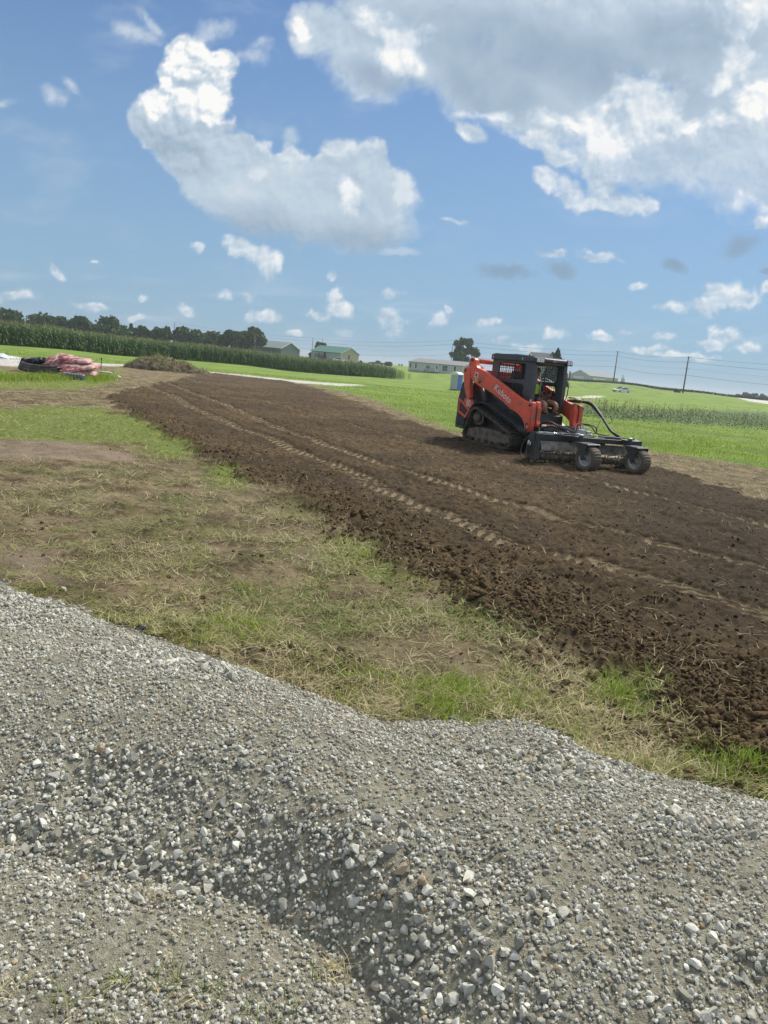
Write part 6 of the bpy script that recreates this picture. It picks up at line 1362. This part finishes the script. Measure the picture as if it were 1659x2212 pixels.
m = MB(); s0 = gnd(c5(800), r5(395)); P_ = [(s0[0] - .10, s0[1] + .15, .30), (s0[0] + .05, s0[1] + .02, .24), (s0[0] + .16, s0[1] - .05, .14), (s0[0] + .22, s0[1] - .1, .08)]; corr(m, P_, .07); o = m.build('drain_pipe_coil', PIPE); tag(o, 'loose end of black pipe sloping down between coil and red bags', 'pipe')
# short ribbed pipe piece lying in front
m = MB(); e0 = gnd(c5(820), r5(465)); e1 = gnd(c5(1065), r5(500)); 
e0 = Vector((e0[0], e0[1] + .05, .11)); e1 = Vector((e1[0], e1[1] + .25, .11)); pts = []; rad = []
for k in range(57): pts.append(e0.lerp(e1, k / 56)); rad.append((.095, .10, .135, .14, .14, .135, .10)[k % 7])
m.tube(pts, rad, 20); o = m.build('ribbed_pipe', mat('grey_black_ribbed_pipe', (.10, .11, .115), .35, var=.2, dirt=(.2, .19, .17), damt=.2)); tag(o, 'short piece of wide ribbed black pipe lying in front of the coil', 'pipe')
# crumpled black sheet on the coil
m = MB(); g0 = atd(c5(550), r5(262), pc[1] + .55); nx = 26; V = []; F = []
for j in range(15):
    for i in range(nx + 1):
        u = i / nx * 2 - 1; v = j / 14 * 2 - 1; e = max(0, 1 - u * u * .9 - v * v * .7); V.append((g0[0] + u * .42, g0[1] + .1 + v * .3, .42 + .17 * e ** .5 + .035 * sin(u * 13 + v * 5) + .03 * cos(u * 5 - v * 11) + .02 * sin(u * 31 + v * 17)))
for j in range(14):
    for i in range(nx): a = j * (nx + 1) + i; F.append((a, a + 1, a + nx + 2, a + nx + 1))
m.add(V, F, False); o = m.build('plastic_sheet', mat('black_plastic_sheet', (.03, .034, .04), .35, var=.2)); sf = o.modifiers.new('th', 'SOLIDIFY'); sf.thickness = .008; tag(o, 'crumpled black plastic sheet on top of the pipe coil', 'plastic sheet')
# white sheeting at the left edge
m = MB(); g0 = gnd(-5, 772); V = []; F = []; nx = 30
for j in range(13):
    for i in range(nx + 1):
        u = i / nx * 2 - 1; v = j / 12 * 2 - 1; e = max(0, 1 - abs(u) ** 1.6) * max(0, 1 - v * v); V.append((g0[0] + u * 1.3 - .3, g0[1] + v * .7, .03 + .30 * e * (1 - .5 * u) + .05 * sin(u * 17 + v * 4) * e + .03 * cos(u * 9 - v * 13)))
for j in range(12):
    for i in range(nx): a = j * (nx + 1) + i; F.append((a, a + 1, a + nx + 2, a + nx + 1))
m.add(V, F, False); o = m.build('plastic_sheet', mat('white_plastic_sheet', (.62, .70, .72), .35, var=.1)); sf = o.modifiers.new('th', 'SOLIDIFY'); sf.thickness = .01; tag(o, 'pale white plastic sheet lying on the drive at the left edge', 'plastic sheet')
# survey stake, plate, white lump
g0 = gnd(c5(1318), r5(350)); m = MB(); m.bar((0, 0, -.1), (.02, 0, .62), .045, .03); m.box((.02, 0, .56), (.06, .05, .10)); o = m.build('wooden_stake', mat('stake_wood', (.12, .085, .05), .85)); o.location = tuple(g0); tag(o, 'dark wooden survey stake standing right of the red bags', 'stake')
g0 = gnd(c5(1375), r5(392)); m = MB(); m.lathe([(.02, 0), (.30, 0), (.34, .03), (.30, .06), (.02, .07)], (0, 0, 0), 'z', 16); o = m.build('pale_lid', mat('pale_lid_plastic', (.50, .52, .47), .6)); o.location = tuple(g0); o.scale = (1.1, .8, 1); tag(o, 'pale flat lid lying in the grass right of the stake', 'lid')
vb, Fb_ = rock_variants(3, 2, 8)
for (a, b_, r_, col, lab) in ((1548, 458, .11, (.60, .58, .50), 'pale cream stone on the dirt right of the grass'), (1465, 395, .10, (.05, .035, .025), 'dark clod beside the pale lid'), (740, 470, .09, (.05, .036, .025), None)):
    if lab is None: continue
    g0 = gnd(c5(a), r5(b_)); o = rawmesh('stone', vb[0] * r_ * np.array([1.3, 1, .7]) + np.array([0, 0, r_ * .4]), Fb_, mat('stone_' + str(a), col, .9)); o.location = tuple(g0); tag(o, lab, 'stone')
# grass standing around the pile
def tuftgrass():
    x, y = [], []
    for _ in range(5200):
        if random.random() < .62: p_ = gnd(c5(random.uniform(-60, 960)), r5(random.gauss(470, 22)))
        else: p_ = gnd(c5(random.gauss(1270, 110)), r5(random.gauss(470, 28)))
        x.append(p_[0]); y.append(p_[1])
    x = np.array(x); y = np.array(y); n = len(x)
    blades('grass', x, y, heights(x, y) - .01, U(.08, .26, n), U(.010, .018, n), np.abs(rng.normal(.25, .25, n)), U(0, 6.28, n), np.clip(rng.normal(.4, .28, n), 0, 1), U(0, .55, n), GRASS_G, 'rough grass growing round the pipe coil and red bags', .4)
tuftgrass()
# heap of sods and earth
def heap():
    c_ = gnd(345, 800); nx = 150; X, Y = np.meshgrid(np.linspace(-3.4, 3.6, nx), np.linspace(-2.6, 2.6, 110)); r_ = np.sqrt((X / 2.2) ** 2 + (Y / 1.5) ** 2)
    h = .62 * np.clip(1 - r_ ** 1.7, 0, 1) ** .8 + .35 * np.clip(1 - ((X - 2.2) / 1.2) ** 2 - (Y / 1.2) ** 2, 0, 1) * .6 + .18 * np.clip(1 - r_ / 1.35, 0, 1)
    msk = sm(h, 0, .12); h = h + msk * (.16 * fbm(X * 1.4, Y * 1.4, 4, 501) + .10 * (1 - np.minimum(worley(X * 3.2, Y * 3.2, 502), 1)) + .05 * (1 - np.minimum(worley(X * 9, Y * 9, 503), 1)) - .05) - .05 * (1 - msk)
    V = np.stack([X + c_[0], Y + c_[1], h], -1).reshape(-1, 3); i = np.arange(X.size).reshape(X.shape); F = np.stack([i[:-1, :-1], i[:-1, 1:], i[1:, 1:], i[1:, :-1]], -1).reshape(-1, 4)
    m, q, p = new_mat('heap_earth'); T_ = m.node_tree.nodes.new('ShaderNodeTexCoord').outputs['Object']; n2 = q.noise(T_, 2.4, 6, .65)
    cc_ = q.mix(q.ramp(n2, .4, .6), (.06, .045, .03), (.16, .125, .08)); cc_ = q.mix(q.ramp(q.noise(T_, 1.3, 5, .6), .52, .66, 0, .35), cc_, (.14, .15, .06)); q.put(p.inputs['Base Color'], cc_); p.inputs['Roughness'].default_value = .95; q.put(p.inputs['Normal'], q.bump(q.noise(T_, 20, 5, .7), .9, .06))
    g = empty('dirt_pile', (0, 0, 0), 0, 'mound of scraped sod and brown earth at the far end of the soil', 'dirt pile'); o = rawmesh('earth_mound', V, F, m, g, None, True)
    hv = h.ravel(); k = rng.choice(len(hv), 1500, p=np.clip(hv, 0, None) / np.clip(hv, 0, None).sum()); n = len(k)
    blades('tufts', V[k, 0], V[k, 1], V[k, 2] - .02, U(.08, .28, n), U(.02, .04, n), np.abs(rng.normal(.7, .5, n)), U(0, 6.28, n), rng.uniform(0, 1, n), U(0, 1, n), GRASS_S, '', .5, parent=g)
heap()
# white stone on the soil edge far off
# ------------------------------------------------------------------ the hazy air of the day
m = MB(); m.box((0, 0, 9.5), (11500, 11500, 25)); m.v = [(x, y, max(z, -3.0)) for x, y, z in m.v]
hzm = bpy.data.materials.new('haze_air'); hzm.use_nodes = True; nt = hzm.node_tree; nt.nodes.clear()
pv = nt.nodes.new('ShaderNodeVolumePrincipled'); pv.inputs['Color'].default_value = (.80, .90, .97, 1); pv.inputs['Density'].default_value = HAZE_D; pv.inputs['Anisotropy'].default_value = .2
nt.links.new(pv.outputs[0], nt.nodes.new('ShaderNodeOutputMaterial').inputs['Volume'])
ho = m.build('haze', hzm); tag(ho, 'thin pale summer haze over the fields', None, None, 'stuff')
